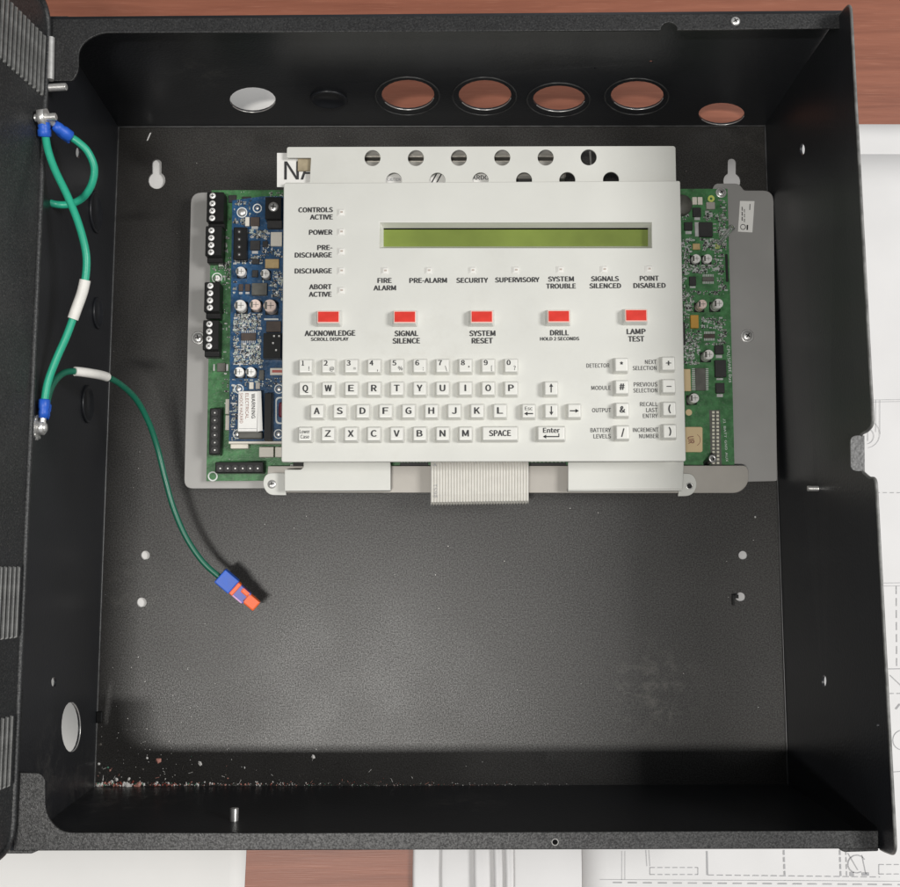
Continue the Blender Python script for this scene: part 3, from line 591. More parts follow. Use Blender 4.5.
# tiny surface mount parts, too small to tell apart
def smd(parent, x0, y0, x1, y1, n, z, avoid, mats, seed):
    rg = random.Random(seed); bm = bmesh.new(); k = 0; tries = 0
    while k < n and tries < n*30:
        tries += 1; x = rg.uniform(x0, x1); y = rg.uniform(y0, y1)
        if any(a-1.3 < x < c+1.3 and b-1.3 < y < d+1.3 for a, b, c, d in avoid): continue
        w, h = rg.choice(((.8, .45), (.45, .8), (1.0, .55), (.55, 1.1), (.4, .4), (.35, .35), (1.5, .9))); a = P(x-w, y+h, z); b = P(x+w, y-h, z); t = rg.uniform(.0003, .0009)
        mi = rg.choices(range(len(mats)), (2, 3, 3.5, 4))[0]
        for f in bm_box(bm, a.x, a.y, z, b.x, b.y, z+t): f.material_index = mi
        if w > .9 or h > .9:                             # metal ends
            s = .35
            for e in (-1, 1):
                cx, cy = (x+e*w, y) if w > h else (x, y+e*h); a = P(cx-s, cy+s, z); b = P(cx+s, cy-s, z)
                for f in bm_box(bm, a.x, a.y, z, b.x, b.y, z+t+.0001): f.material_index = 0
        k += 1
    tag(ob('surface_mount_parts', bm, mats, parent), None, kind='stuff')
SM = [STEEL, mat('solder_pads', (.42, .48, .43), .4, metal=.2), CHIP, mat('chip_resistors', (.16, .17, .15), .5)]
avR = [(690, 191, 703, 221), (705, 195, 717, 210), (716, 188, 740, 198), (683, 221, 717, 238), (692, 242, 702, 264), (702, 252, 713, 264), (724, 252, 740, 284), (688, 275, 716, 290), (694, 296, 726, 316), (690, 314, 700, 329), (702, 330, 717, 342), (700, 346, 728, 400), (683, 366, 708, 405)]
smd(pcb, 682, 214, 726, 366, 900, ZG, avR, SM, 3)
smd(pcb, 703, 196, 726, 250, 90, ZG, avR, SM, 4)
smd(pcb, 214, 262, 230, 280, 40, ZG, [(211, 272, 223, 284)], SM, 5); smd(pcb, 222, 192, 283, 200, 24, ZG, [(228, 194, 266, 203)], SM, 6); smd(pcb, 222, 200, 230, 460, 60, ZG, [(208, 405, 232, 458)], SM, 8)

# ------------------------------------------------------------------ blue daughter board
ZU = .0265
blu = thing('daughter_board', P(256, 320, ZG), 'blue plug-in circuit board crowded with capacitors beside the keypad panel', 'circuit board')
plate('board', [(232.3, 200.5), (262, 196.5), (330, 196.5), (330, 441), (229, 441), (230.3, 330)], [], ZU, .0016, BLUEB, blu)
for x, y in ((240, 300), (300, 230), (300, 420), (250, 420)):
    bm = bmesh.new(); bm_cyl(bm, P(x, y, ZG), (0, 0, 1), .0025, ZU-.0016-ZG, 12); ob('spacer', bm, NYLON, blu)
c = chip(265, 197, 281.5, 219, ZU, .008, BLKP, blu, None, 'terminal_block'); screw('terminal_screw', P(273.5, 207, ZU+.008), (0, 0, 1), .0034, c, washer=False)
dome('solder_dome', 242, 212.5, ZU, .0028, STEEL, blu, .0014); ring('board_ring', 242, 212.5, ZU, 5.2, .9, SILK, blu); ring('board_ring', 257.3, 208.3, ZU, 4.6, 1.1, SILK, blu); dome('solder_dome', 257.3, 208.3, ZU, .0014, STEEL, blu)
chip(250, 217, 259.5, 226, ZU, .0016, CHIPB, blu, (251.5, 226.5, 258, 229)); chip(245, 217, 249.3, 226, ZU, .0016, CREAM, blu, None, 'resistor'); chip(267, 220.5, 282, 228, ZU, .004, CHIP, blu)
header(233, 227, 247, 260, [(239.2, 231.8+k*7.6) for k in range(4)], ZU, blu, .006)
chip(250, 240.5, 260, 250, ZU, .0016, CHIP, blu, (252, 251, 258, 253.6)); chip(262.5, 241, 268, 247, ZU, .0014, CHIP, blu); chip(265, 259, 279, 268, ZU, .002, TAN, blu, None, 'crystal'); chip(252, 258.5, 259, 264, ZU, .0014, CHIP, blu)
chip(270.5, 232, 282, 246, ZU, .002, CREAM, blu, None, 'relay')
cap(240.5, 271.3, 5, ZU, .006, ALU, blu); cap(265, 273.5, 4.7, ZU, .006, ALU, blu); cap(240, 305.3, 6, ZU, .0075, ALU, blu); cap(255, 304.5, 5.6, ZU, .0075, ALUP, blu); cap(269.7, 305.5, 6.6, ZU, .009, ALUP, blu)
chip(252, 270, 258, 277, ZU, .0014, CHIP, blu); chip(238.5, 284, 243, 291, ZU, .0014, CHIPB, blu, (239, 292, 242.5, 294)); chip(245, 284, 250, 291, ZU, .0014, CHIPB, blu, (245.5, 292, 249.5, 294)); chip(251.5, 283, 267, 295, ZU, .003, CHIPG, blu, None, 'inductor')
chip(264, 318.3, 278.5, 320, ZU, .001, SILK, blu, None, 'heat_tab'); chip(266, 321, 281, 332, ZU, .0024, CHIPB, blu); chip(263, 333, 281, 358, ZU, .007, BLKP, blu, None, 'connector')
for x, y in ((274, 336), (279, 336), (273, 343), (276, 350)): pbox('pin', x-.8, y-.8, x+.8, y+.8, ZU+.007, ZU+.008, STEEL, blu, 0)
soic(241, 333, 256, 340.5, ZU, .0014, CHIPB, blu, 8)
cap(238.8, 371.8, 5, ZU, .006, NYLON, blu); cap(250.5, 371.8, 5, ZU, .006, NYLON, blu); chip(259, 370, 264, 380, ZU, .002, CHIPG, blu, None, 'resistor'); chip(249, 382, 253.5, 389, ZU, .0016, CREAM, blu, None, 'resistor'); chip(255.5, 382.5, 260, 389, ZU, .0016, BRKT, blu, None, 'resistor')
c = chip(270, 368, 284, 375, ZU, .0014, CREAM, blu, None, 'fuse'); pbox('fuse_band', 272, 370, 284, 372.5, ZU+.0014, ZU+.0017, mat('fuse_red', (.45, .10, .08), .5), c, 0)
for x, y in ((238.8, 389), (279, 389), (237.5, 434), (278.5, 434)): ring('board_ring', x, y, ZU, 4.8, 1.0, SILK, blu); dome('solder_dome', x, y, ZU, .0018, STEEL, blu)
plate('silk_outline', rnd(rect(275.5, 397, 290, 424), 4), [rnd(rect(276.7, 398.4, 289, 422.6), 4)], ZU+.0002, .0002, SILK, blu); pbox('red_component', 278.5, 402, 290, 417, ZU, ZU+.003, REDC, blu, .0008)
rl = pbox('relay', 237.5, 391, 257.5, 431.5, ZU, ZU+.011, LABELM, blu, .0004); rl['label'] = 'white warning label on a relay'
a = P(257.3, 431.5, ZU+.011); b = P(262.5, 391, ZU+.008); bm = bmesh.new()
vs = [bm.verts.new(v) for v in ((a.x, a.y, ZU+.0109), (P(262.5, 430, ZU+.008).x, a.y+.001, ZU+.008), (P(261, 391, ZU+.008).x, b.y, ZU+.008), (P(257.3, 391, ZU+.011).x, P(257, 391, ZU+.011).y, ZU+.0109))]; bm.faces.new(vs)
bm.faces.new([bm.verts.new(v.co - Vector((0, 0, .0006))) for v in vs][::-1]); ob('label_flap', bm, LABELM, rl)
pbox('relay_body', 238, 431.8, 262, 438.5, ZU, ZU+.006, CHIPG, rl, .0006)
ZR = ZU+.0112
text('WARNING', 253.3, 406, ZR, 3.6, 25, rl, INK, rot=-1.55); text('ELECTRICAL', 247, 406, ZR, 3.2, 26, rl, INK3, rot=-1.55, bold=0); text('SHOCK HAZARD', 241.3, 408, ZR, 3.2, 31, rl, INK3, rot=-1.55, bold=0)
ob('printed_line_work', lines_mesh([(239, 428.6, 256.5, 428.6, .5)], ZR), INK2, rl)
chip(263.8, 393, 271.8, 440, ZU, .007, BLKP, blu, None, 'connector'); pbox('connector_edge', 272, 393, 273, 440, ZU, ZU+.003, PLATE, blu, 0)
chip(228.5, 441.2, 284, 443.6, ZU-.004, .006, CREAM, blu, None, 'edge_connector'); chip(230.5, 444, 248, 448.5, ZG, .006, CREAM, blu, None, 'connector')
avB = [(233, 226, 248, 261), (249, 216, 261, 229), (249, 239, 262, 254), (264, 196, 284, 229), (236, 207, 248, 218), (252, 203, 263, 214), (264, 258, 281, 269), (234, 265, 272, 280), (237, 283, 268, 296), (233, 298, 278, 313), (262, 317, 284, 359), (240, 332, 257, 342), (232, 366, 258, 378), (236, 388, 284, 441), (270, 231, 284, 247)]
smd(blu, 234, 201, 283, 300, 330, ZU, avB, SM, 11); smd(blu, 234, 312, 263, 368, 520, ZU, avB, SM, 12); smd(blu, 232, 378, 284, 392, 60, ZU, avB, SM, 13); smd(blu, 231, 392, 237, 440, 50, ZU, [], SM, 14)

# ------------------------------------------------------------------ keypad panel
ZC = .0520; ZBP = .0440
kp = thing('keypad_panel', P(480, 480, ZB), 'white keypad and display panel with red buttons and letter keys', 'keypad')
HOLE1 = [(372.4, 158), (415.8, 158), (458.8, 157.8), (502.2, 157.6), (545.6, 157.5), (588.6, 157.3)]
HOLE2 = [(393.8, 180.5), (437.3, 180.5), (480.5, 180.3), (524, 180.2), (567.3, 180), (611, 179.8)]
bpo = [(287, 147), (675.5, 146), (677, 230), (285.5, 230), (285.6, 182.5), (309.6, 182.5), (311, 157.8), (286.6, 157.8)]
plate('rear_plate', rnd(bpo, [2, 3, 0, 0, 0, 1, 1, 1]), [circ(x, y, 8, 8, 26) for x, y in HOLE1+HOLE2], ZBP, .0014, WHITE, kp, bevel=.0002)
cvo = [(283.6, 183), (680.3, 180.7), (686, 461.2), (281.3, 462)]
LO = (379.6, 222.3, 651.8, 247.8)
plate('front_cover', rnd(cvo, 2.2), [rect(*LO)], ZC, .0034, WHITE, kp, bevel=.0006)
# display window: sloping bezel down to the glass
lcd = pbox('display', 383.3, 227.6, 648.4, 247.0, .0415, .0440, LCDM, kp, 0); lcd['label'] = 'long green liquid crystal display'
zi, zo = .0441, ZC-.0004; bm = bmesh.new()
O = [P(x, y, zo) for x, y in ((LO[0], LO[3]), (LO[2], LO[3]), (LO[2], LO[1]), (LO[0], LO[1]))]; I = [P(x, y, zi) for x, y in ((383.6, 246.6), (648, 246.2), (648, 228), (383.6, 228.3))]
ov = [bm.verts.new(v) for v in O]; iv = [bm.verts.new(v) for v in I]
for k in range(4): bm.faces.new((ov[k], ov[(k+1) % 4], iv[(k+1) % 4], iv[k]))
ob('display_bezel', bm, KEYM, lcd)
# lower feet of the cover and the ears
for nm, o_, zz in (('cover_foot', [(303.5, 462), (390.5, 462), (390.5, 490.5), (284.5, 491), (284.5, 469.5), (301, 469.5), (303.5, 467)], .0335), ('cover_foot', [(568, 462), (684, 461.5), (682.8, 489), (568, 490)], .0335)):
    plate(nm, rnd(o_, 1.2), [], zz, .0014, WHITE, kp, bevel=.0004)
for xa, xb in ((285.5, 390.3), (568.2, 682.5)):
    a = P(xa, 490.3, .0325); b = P(xb, 490.3, .0325); bm = bmesh.new(); bm_box(bm, a.x, a.y-.0004, ZB, b.x, a.y+.0010, .0325); ob('foot_lip', bm, WHITE, kp)
    a = P(xa+2 if xa > 400 else 304, 461, ZC-.0032); b = P(xb-1, 461, ZC-.0032); bm = bmesh.new(); bm_box(bm, a.x, a.y+.0012, .0322, b.x, a.y+.0024, ZC-.0032); ob('foot_riser', bm, WHITE, kp)
plate('mounting_ear', rnd([(286, 473), (286, 495), (268, 495), (262, 484), (266, 473)], [0, 0, 7, 9, 7]), [circ(272, 484.3, 3, 3, 14)], ZB+.0018, .0016, WHITE, kp, bevel=.0003)
plate('mounting_ear', rnd([(682, 473.5), (693, 473.5), (698, 485), (692, 495.8), (678, 496.2)], [0, 7, 9, 7, 1]), [circ(689.5, 486, 2.8, 2.8, 14)], ZB+.0018, .0016, WHITE, kp, bevel=.0003)
screw('ear_screw', P(272, 484.3, ZB+.0014), (0, 0, 1), .0030, kp, washer=False); tube('ear_hole_rim', ringpts(689.5, 486, 3, 3, lambda x, y: P(x, y, ZB+.0019)), .0004, STEEL, kp, True, 2); bm = bmesh.new(); bm_cyl(bm, P(689.5, 486, ZB), (0, 0, 1), .0018, .0003, 14); ob('ear_hole_floor', bm, DARK, kp)
for x, y in ((330, 300), (630, 300), (330, 400), (630, 400)):
    bm = bmesh.new(); bm_cyl(bm, P(x, y, ZG), (0, 0, 1), .003, ZC-.0034-ZG, 12); ob('standoff', bm, STEEL, kp)
# lamps (LED windows)
LEDS = [(340.8, 212.7), (340.8, 232.1), (340.9, 251.6), (340.9, 271), (340.9, 290.6), (384.6, 271), (428.2, 270.8), (472, 270.6), (515.2, 270.3), (559.6, 269.9), (603.5, 269.6), (648.3, 269.2)]
bm = bmesh.new(); a = 4.1*mpp(ZC)
bm_box(bm, -a, -a, 0, a, a, .0012, a*.45, a*.28, 0); bm_bevel(bm, .0003); lme = bpy.data.meshes.new('led_window'); bm.to_mesh(lme); bm.free(); lme.materials.append(LEDM)
bm = bmesh.new(); b_ = .9*mpp(ZC); bm_box(bm, -b_*.3, -b_, .0012, b_*2.6, b_, .00135); dme = bpy.data.meshes.new('led_die'); bm.to_mesh(dme); bm.free(); dme.materials.append(LEDP)
for x, y in LEDS:
    o = link('led_window', lme, kp, P(x, y, ZC)); link('led_die', dme, o, P(x, y, ZC))
# printed labels
def lab(s, x, y, w, h=5.0, al='c', b=.05): text(s, x, y, ZC+.00025, h, w, kp, INK, al, bold=b)
for s, x, y, w in (('CONTROLS', 332.6, 209.8, 35), ('ACTIVE', 332.6, 217.1, 23), ('POWER', 332.2, 232.3, 23.6), ('PRE-', 332.2, 247.6, 15), ('DISCHARGE', 331.6, 255, 37.5), ('DISCHARGE', 331.6, 270.9, 37.5), ('ABORT', 331.5, 286.8, 22.6), ('ACTIVE', 331.4, 294.3, 22.8)): lab(s, x, y, w, al='r')
for s, x, y, w in (('FIRE', 384.6, 280.6, 14), ('ALARM', 384.8, 288, 22.5), ('PRE-ALARM', 428.2, 280.5, 38), ('SECURITY', 472.2, 280.4, 32), ('SUPERVISORY', 517.3, 279.9, 45), ('SYSTEM', 561, 279.1, 26), ('TROUBLE', 561, 286.2, 30), ('SIGNALS', 605, 278.8, 28), ('SILENCED', 605.3, 285.9, 32), ('POINT', 649.3, 278.4, 19), ('DISABLED', 649.6, 285.6, 32.6)): lab(s, x, y, w)
for s, x, y, w, h in (('ACKNOWLEDGE', 330, 333.3, 51, 5.4), ('SCROLL DISPLAY', 329.7, 339.2, 38, 3.4), ('SIGNAL', 406.4, 333.5, 23.7, 5.4), ('SILENCE', 406.3, 340.9, 27.4, 5.4), ('SYSTEM', 482.4, 333.4, 26, 5.4), ('RESET', 482.3, 340.8, 21, 5.4), ('DRILL', 559.5, 332.8, 18.6, 5.4), ('HOLD 2 SECONDS', 559.7, 338.8, 39.6, 3.4), ('LAMP', 636.2, 331.6, 18.8, 5.4), ('TEST', 636.2, 339, 16, 5.4)): lab(s, x, y, w, h)
for s, x, y, w in (('DETECTOR', 609.4, 365.5, 23.2), ('MODULE', 610.8, 387.8, 19.6), ('OUTPUT', 611, 410.1, 19), ('BATTERY', 610.8, 430, 20.4), ('LEVELS', 610.8, 436.2, 17.4), ('NEXT', 656.4, 361.9, 11.5), ('SELECTION', 656.4, 368, 24), ('PREVIOUS', 657.2, 384.3, 23.7), ('SELECTION', 657.2, 390.3, 24.2), ('RECALL', 657.6, 404.1, 17.8), ('LAST', 657.6, 410, 11.5), ('ENTRY', 657.6, 415.8, 14.7), ('INCREMENT', 658.4, 429.8, 25.7), ('NUMBER', 658.4, 436, 19.3)): lab(s, x, y, w, 4.2, 'r', .012)
# red buttons
def key_mesh(w, h, hz, tp, m, nm):
    bm = bmesh.new(); bm_box(bm, -w/2, -h/2, 0, w/2, h/2, hz, tp); bm_bevel(bm, .0009 if hz > .003 else .0002, 3); me = bpy.data.meshes.new(nm); bm.to_mesh(me); bm.free(); me.materials.append(m); return me
ZK = ZC+.0058; k_ = mpp(ZC)
RB = key_mesh(26.5*k_, 17.2*k_, .0058, .0014, KEYM, 'red_button'); RC = key_mesh(21*k_, 11*k_, .0006, .0002, RED, 'red_cap'); RP = key_mesh(22.6*k_, 12.6*k_, .0004, .0001, PINK, 'cap_rim')
for x, y in ((328.4, 317.2), (404.8, 317.2), (481.8, 317), (558.8, 316.6), (636.2, 315.7)):
    tpt = P(x, y-.3, ZK); o = link('red_button', RB, kp, (tpt.x, tpt.y, ZC-.0001)); link('cap_rim', RP, o, (tpt.x, tpt.y, ZK-.0002)); link('red_cap', RC, o, (tpt.x, tpt.y, ZK-.0001))
# keys
KM = {w: key_mesh(w*k_, 16.8*k_, .0060, .0012, KEYM, 'key') for w in (16.4, 38.5, 30.5)}
def key(x, y, legend, w=16.4):
    t = P(x, y, ZC+.0059); o = link('key', KM[w], kp, (t.x, t.y, ZC-.0001)); z = ZC+.00605
    for s, dx, dy, h, ww in legend: text(s, x+dx, y+dy, z, h, ww, o, INK, name='legend', bold=.042 if h > 4.5 else .012)
for k, (a, b) in enumerate(zip('1234567890', ['!', '@', '=', ',', '%', ':', '\\', '*', '[', '?'])):
    key(305.3+k*22.86, 366-k*.07, [(a, -2.4, -2.8, 5.0, 1.9 if a == '1' else 3.6), (b, 3.6, 2.6, 4.2, None)])
for k, a in enumerate('QWERTYUIOP'): key(305.4+k*22.85, 388.6-k*.04, [(a, 0, -.3, 6.4, 1.0 if a == 'I' else 6.6 if a == 'W' else 5.2)])
for k, a in enumerate('ASDFGHJKL'): key(316.8+k*22.9, 411.2-k*.04, [(a, 0, -.3, 6.4, 5.4 if a != 'J' else 4.2)])
for k, a in enumerate('ZXCVBNM'): key(327.8+k*22.95, 433.9-k*.04, [(a, 0, -.3, 6.4, 5.4 if a != 'M' else 6.2)])
key(304.8, 433.9, [('Lower', 0, -2.4, 3.6, 10), ('Case', 0, 2.8, 3.6, 8.5)])
key(500, 433.4, [('SPACE', 0, -.2, 5.8, 21.5)], 38.5)
def arrow(x, y, dx, dy, L, o, z):
    px, py = -dy, dx; s = [(x-dx*L/2, y-dy*L/2, x+dx*L/2-dx, y+dy*L/2-dy, 1.2)]
    bm = lines_mesh(s, z); q = [P(x+dx*L/2, y+dy*L/2, z), P(x+dx*(L/2-3.4)+px*2, y+dy*(L/2-3.4)+py*2, z), P(x+dx*(L/2-3.4)-px*2, y+dy*(L/2-3.4)-py*2, z)]
    f = bm.faces.new([bm.verts.new(v) for v in q])
    bmesh.ops.recalc_face_normals(bm, faces=bm.faces); ob('legend', bm, INK, o)
def akey(x, y, w, txt, arr):
    key(x, y, txt, w); o = [c for c in kp.children][-1]
    for ax, ay, dx, dy, L in arr: arrow(x+ax, y+ay, dx, dy, L, o, ZC+.0061)
    return o
akey(551.2, 388.2, 16.4, [], [(0, -.3, 0, -1, 9)]); akey(551.4, 411, 16.4, [], [(0, -.3, 0, 1, 9)]); akey(574.4, 410.8, 16.4, [], [(0, 0, 1, 0, 9)])
akey(528.7, 411, 16.4, [('Esc', 0, -2.6, 3.6, 7.6)], [(0, 2.6, -1, 0, 9)])
o = akey(551.4, 433.2, 30.5, [('Enter', 0, -2.8, 4.8, 16.5)], [(-.5, 3.4, -1, 0, 16)])
ob('legend', lines_mesh([(551.4+7.5, 437, 551.4+7.5, 433.5, 1)], ZC+.0061), INK, o)
for x, y, a, ww in ((621.6, 364.6, '*', None), (622, 387, '#', 5), (622.4, 409.7, '&', 5), (622.8, 432.4, '/', 3), (668.6, 363.4, '+', 5), (669, 386, '-', 4.6), (669.6, 408.7, '(', 2), (670, 431.2, ')', 2)):
    key(x, y, [(a, 0, .8 if a == '*' else -.2, 6.4, ww)])

# things seen through the holes of the rear plate
cd = thing('warning_card', P(300, 175, ZG), 'white card with large black letters showing at the corner of the keypad', 'card')
plate('card', [(277, 153), (309, 153), (372, 168), (372, 190), (277, 187)], [], .0395, .0004, LABELM, cd)
text('N', 291.6, 170.5, .0398, 19.5, 15, cd, INK, bold=.004); text('A', 308.5, 170.5, .0398, 19.5, 16, cd, INK, bold=.004)
pbox('card_shade', 297.5, 158.6, 312, 171, .0400, .0412, mat('card_shade_tone', (.36, .30, .20), .5, var=.2, vscale=150), cd, .0003)  # shade on the card, put in as a brownish block
bm = bmesh.new(); q = P(281, 170, .039); bm_box(bm, q.x, q.y-.004, ZG, q.x+.004, q.y+.004, .0391); ob('card_support', bm, NYLON, cd)
sh = thing('shield_can', P(470, 165, ZG), 'grey metal shield behind the round vent holes of the keypad', 'shield')
pbox('lower_half', 362, 160, 566, 178, ZG, .037, SHIELD, sh, .0012); pbox('upper_half', 362, 147.5, 566, 156.6, ZG, .036, SHIELD, sh, .0016)
lb = pbox('printed_strip', 384, 172, 500, 190, .0372, .0375, LABELM, sh, 0)
text('CAUTION', 394, 179.6, .0378, 3.4, 13, lb, INK2); text('ARDO', 480.5, 177.6, .0378, 4.6, 17, lb, INK)
for q_ in ((431, 184, 438, 171, 1.3), (436, 184, 443, 171, 1.3)): ob('printed_stroke', lines_mesh([q_], .0378), INK, lb)
pbox('coil', 517, 172, 532, 184, ZG, .034, CHIP, sh, .001); tube('loose_lead', [P(590, 151, .036), P(591, 165, .030)], .0007, STEEL, sh)

# ------------------------------------------------------------------ ribbon cable
rc = thing('ribbon_cable', P(480, 505, ZB), 'flat light grey ribbon cable hanging out below the keypad', 'cable')
path = [(452, .030), (460, .033), (470, .0345), (482, .0345), (494, .034), (501, .0325), (504.4, .030), (505.2, .0270), (503.5, .0250), (497, .0248)]
N = 34; bm = bmesh.new(); rows = []
for i, (y, z) in enumerate(path):
    tp = .5 + .5*math.cos(min(max((i-5)/3, 0), 1)*math.pi); row = []
    a = P(430.6, y+.7, z); b = P(528.6, y-.8 if y > 480 else y, z)
    j1 = path[min(i+1, len(path)-1)]; j0 = path[max(i-1, 0)]
    t = (P(480, j1[0], j1[1]) - P(480, j0[0], j0[1])).normalized(); nrm = Vector((1, 0, 0)).cross(t).normalized()
    if i < 3 and nrm.z < 0: nrm = -nrm
    nrm = nrm if nrm.z > 0 or i > 5 else -nrm
    for k in range(N*6+1):
        ph = (k % 6)/6; row.append(bm.verts.new(a.lerp(b, k/(N*6)) + nrm*.00075*abs(math.sin(math.pi*ph))**.7))
    rows.append(row)
for r0, r1 in zip(rows, rows[1:]):
    for k in range(N*6): bm.faces.new((r0[k], r1[k], r1[k+1], r0[k+1])).smooth = False
ob('conductors', bm, RIB, rc)
text('2651', 435.4, 491, .0352, 3.4, 14, rc, INK2, rot=1.57, bold=0); text('^', 434.8, 465.8, .0352, 4, 3, rc, INK2)

# ------------------------------------------------------------------ green ground wires
def ring_terminal(parent, a, b, m=BLUEP, r=.0036):       # blue crimp barrel from a to b
    a, b = Vector(a), Vector(b); bm = bmesh.new(); L = (b-a).length
    bm_lathe(bm, a, b-a, [(r*.80, 0), (r, L*.06), (r, L*.45), (r*.86, L*.55), (r*.95, L*.7), (r*.8, L)], 18); return ob('crimp_barrel', bm, m, parent)
ws = P(42.5, 430, .140)
w1 = thing('ground_wire', P(43, 400, .135), 'bright green ground wire with one white sleeve, running along the door hinge', 'wire')
pts = [P(45, 133, .158), P(48, 150, .158), P(55, 170, .157), P(67, 195, .156), P(78, 222, .155), P(85.5, 250, .153), P(86.3, 270, .151), P(83, 290, .149), P(76, 310, .147), P(67, 335, .146), P(56, 360, .145), P(48, 382, .144), P(44.3, 402, .143)]
sl = spline(pts, 8); tube('insulation', sl, .00215, TEAL, w1, res=5)
tube('sleeve', [p for p in sl if 279 < proj(p)[1] < 322], .0030, SLEEVE, w1, res=5)
ring_terminal(w1, P(44.6, 137, .158), P(44, 122, .161)); ring_terminal(w1, P(44.4, 399, .143), P(43.3, 418, .142), r=.0032)
tube('lug', [P(43.2, 417, .142), P(42.6, 425, .1415)], .0017, STEEL, w1); tube('lug', [P(44, 123, .161), P(44.6, 114, .162)], .002, STEEL, w1)
screw('ground_screw', QL.at(QL.uv(42.5, 430)[0], .955) - QL.n*.0004, QL.n, .0042, cab, h=.0045, hexh=True)
bm = bmesh.new(); cc = QL.at(QL.uv(42.5, 430)[0], .955); bm_lathe(bm, cc, QL.n, [(.0062, 0), (.0062, .0008), (.0045, .0010)], 24)
for k in range(10):
    t = k/10*2*math.pi; qq = QL.n.to_track_quat('Z', 'Y'); bm_obox(bm, cc + qq @ Vector((.0062*math.cos(t), .0062*math.sin(t), .0006)), qq @ Vector((math.cos(t), math.sin(t), 0)), qq @ Vector((-math.sin(t), math.cos(t), 0)), qq @ Vector((0, .3, 1)), .0008, .0007, .0007)
ob('star_washer', bm, STEEL, cab)
w2 = thing('ground_wire', P(47, 203, .13), 'short looped green ground wire curling back behind the door stud', 'wire')
pts = [P(68, 135.5, .148), P(78, 142, .146), P(88, 152, .143), P(94.3, 168, .139), P(91.5, 185, .135), P(82.5, 198, .131), P(70, 204.2, .129), P(57, 204.6, .130), P(46.5, 202, .134)]
tube('insulation', spline(pts, 8), .00215, TEAL, w2, res=5); ring_terminal(w2, P(71, 137.5, .148), P(53.5, 124.5, .156), r=.0035)
tube('lug', [P(53, 124, .1565), P(47.5, 117.5, .161)], .0018, STEEL, w2)
bm = bmesh.new(); bm_obox(bm, P(63, 137, .1475), (.8, -.55, 0), (.55, .8, 0), (0, 0, 1), .0045, .0013, .002); bm_bevel(bm, .0005); ob('crimp_tab', bm, BLUEP, w2)
w3 = thing('ground_wire', P(240, 595, 0), 'dark green wire ending in a blue and orange connector above the back panel', 'wire')
pts = [P(46, 408, .136), P(49.5, 392, .134), P(55, 381, .131), P(63, 373.5, .127), P(73, 371.3, .122), P(90, 373.2, .113), P(107, 377, .097), P(122, 385.5, .080), P(137, 400.5, .062), P(149, 423, .049), P(157.5, 448, .041), P(165, 478, .037), P(173.5, 508, .034), P(186, 537, .032), P(203, 562, .030), P(223, 580, .028)]
sl = spline(pts, 8); tube('insulation', sl, .0019, DKGR, w3, res=5)
tube('sleeve', [p for p in sl if 74 < proj(p)[0] < 108], .0028, SLEEVE, w3, res=5)
ring_terminal(w3, P(46.6, 404, .1365), P(44.6, 419, .138), r=.0028)
ca, cb = P(220, 575, .0285), P(257, 606.5, .023); ax = (cb-ca).normalized(); ay = Vector((0, 0, 1)).cross(ax).normalized(); az = ax.cross(ay); L = (cb-ca).length
con = link('connector', None, w3, ca)
bm = bmesh.new(); bm_obox(bm, ca+ax*L*.19, ax, ay, az, L*.19, .0054, .0046); bm_bevel(bm, .0008, 2); ob('blue_body', bm, BLUEP, con)
bm = bmesh.new(); bm_obox(bm, ca+ax*L*.55, ax, ay, az, L*.19, .0042, .0036); bm_bevel(bm, .0006, 2); ob('blue_tongue', bm, mat('violet_blue_plastic', (.09, .10, .42), .4), con)
bm = bmesh.new(); bm_obox(bm, ca+ax*L*.42+az*.0008, ax, ay, az, L*.045, .0047, .0038); bm_bevel(bm, .0004); ob('orange_collar', bm, ORAP, con)
bm = bmesh.new(); bm_obox(bm, ca+ax*L*.83, ax, ay, az, L*.165, .0037, .0036); bm_obox(bm, ca+ax*L*.62+ay*.0024, ax, ay, az, L*.10, .0018, .0038); bm_bevel(bm, .0010, 2); ob('orange_tip', bm, ORAP, con)
bm = bmesh.new(); bm_obox(bm, ca+ax*L*.55-ay*.0042, ax, ay, az, L*.16, .0006, .0038); bm_bevel(bm, .0003); ob('lilac_edge', bm, LILAC, con)

# ------------------------------------------------------------------ crumbs and dust in the lower corner
rg = random.Random(5); DM = [mat('debris_white', (.70, .68, .65), .7), mat('debris_pink', (.55, .25, .20), .7), mat('debris_red', (.30, .06, .04), .7), mat('debris_green', (.08, .25, .16), .7), mat('debris_dark', (.10, .09, .08), .7)]
def crumb(bm, p, s, mi, flat=.4):
    r = Matrix.Rotation(rg.random()*6.28, 3, 'Z'); f = bm_vs = []
    vs = [bm.verts.new(p + r @ Vector((s*math.cos(t)*rg.uniform(.6, 1.2), s*.7*math.sin(t)*rg.uniform(.6, 1.2), 0))) for t in (0, 1.3, 2.5, 3.8, 5.1)]
    tp = bm.verts.new(p + Vector((rg.uniform(-.3, .3)*s, rg.uniform(-.3, .3)*s, s*flat)))
    for k in range(5): bm.faces.new((vs[k], vs[(k+1) % 5], tp)).material_index = mi
bm = bmesh.new()
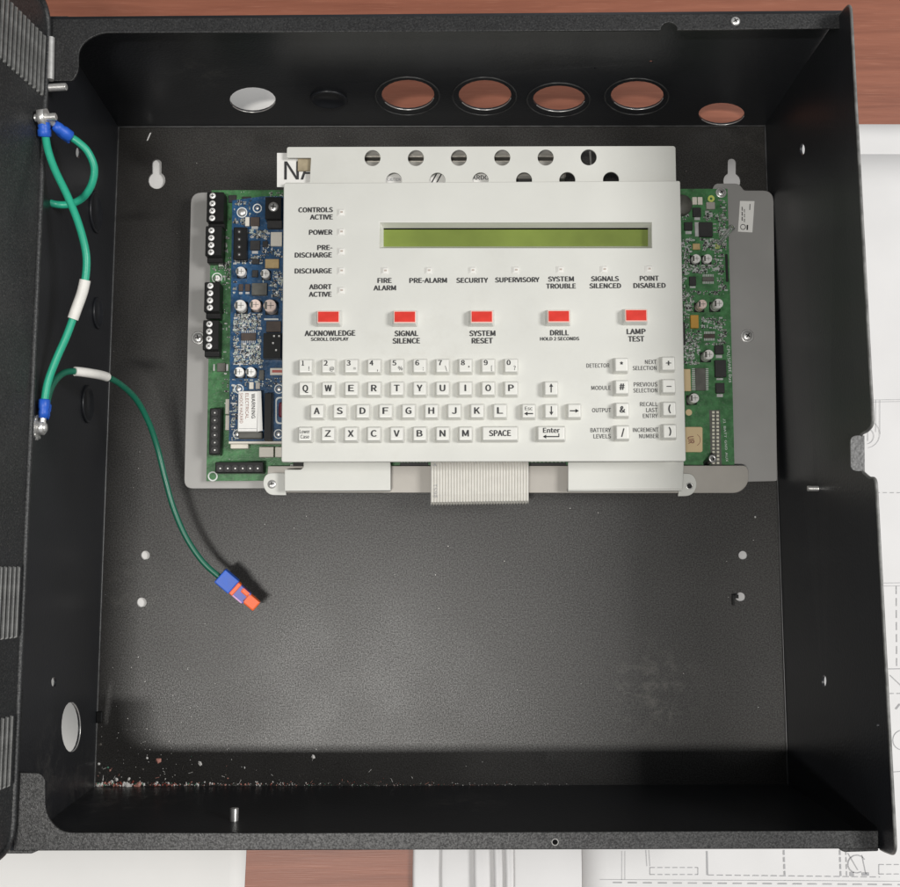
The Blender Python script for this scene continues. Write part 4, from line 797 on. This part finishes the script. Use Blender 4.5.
for k in range(520):
    x = 97 + 470*rg.random()**1.9; y = 785.5 - abs(rg.gauss(0, 1.5)) - (rg.random() < .10)*abs(rg.gauss(0, 14)); big = max(.25, 1-(x-97)/330)
    crumb(bm, P(x, y, .0001), rg.uniform(.0003, .0017)*big, rg.choices(range(5), (5, 2.5, 1.5, .8, 2.5))[0], .6)
for k in range(170):
    x = rg.uniform(600, 780) if rg.random() < .2 else rg.uniform(97, 600); crumb(bm, P(x, 785.8 - abs(rg.gauss(0, .6)), .0001), rg.uniform(.00015, .0004), 4 if rg.random() < .7 else 0, .5)
for k in range(26):                                  # fibres and slivers
    x = 100 + 330*rg.random()**1.5; y = 784 - abs(rg.gauss(0, 10)); p = P(x, y, .0004); t = rg.random()*3.14; c_ = Vector((math.cos(t), math.sin(t), 0))
    bm_obox(bm, p, c_, Vector((-c_.y, c_.x, 0)), (0, 0, 1), rg.uniform(.0006, .0018), .00009, .00009, rg.choice((0, 0, 1, 4)))
tag(ob('crumbs', bm, DM), 'fine coloured crumbs and dust gathered along the lower crease of the cabinet', 'debris', kind='stuff')
bm = bmesh.new()
for k in range(190):
    x, y = (rg.uniform(105, 780), rg.uniform(135, 740)) if k < 90 else (100+abs(rg.gauss(0, 70)), 785-abs(rg.gauss(0, 55)))
    if 184 < x < 778 and 185 < y < 495: continue
    x = max(x, 122-(y-127)*.036); crumb(bm, P(x, y, .0001), rg.uniform(.00015, .00045), 0 if rg.random() < .75 else 4, .3)
tag(ob('dust_specks', bm, DM), 'tiny pale dust specks scattered over the black back panel', 'dust', kind='stuff')
for x, y, s, mi, lb_ in ((127, 785.5, .0038, 0, 'largest pale grey chip lying in the lower crease'), (158.5, 760.5, .0030, 1, 'small pinkish brown crumb above the crease near the green crumbs'), (313.5, 757, .0020, 0, 'round tan crumb with a hair lying in the shaded strip'), (200, 763.5, .0019, 0, 'thin white sliver lying in the shaded strip'), (138, 784.5, .0030, 1, 'reddish chip touching the largest pale chip')):
    bm = bmesh.new(); p = P(x, y, .0001); crumb(bm, Vector((0, 0, 0)), s, 0, .35); tag(ob('debris_chip', bm, [DM[mi]], None, p), lb_, 'debris')
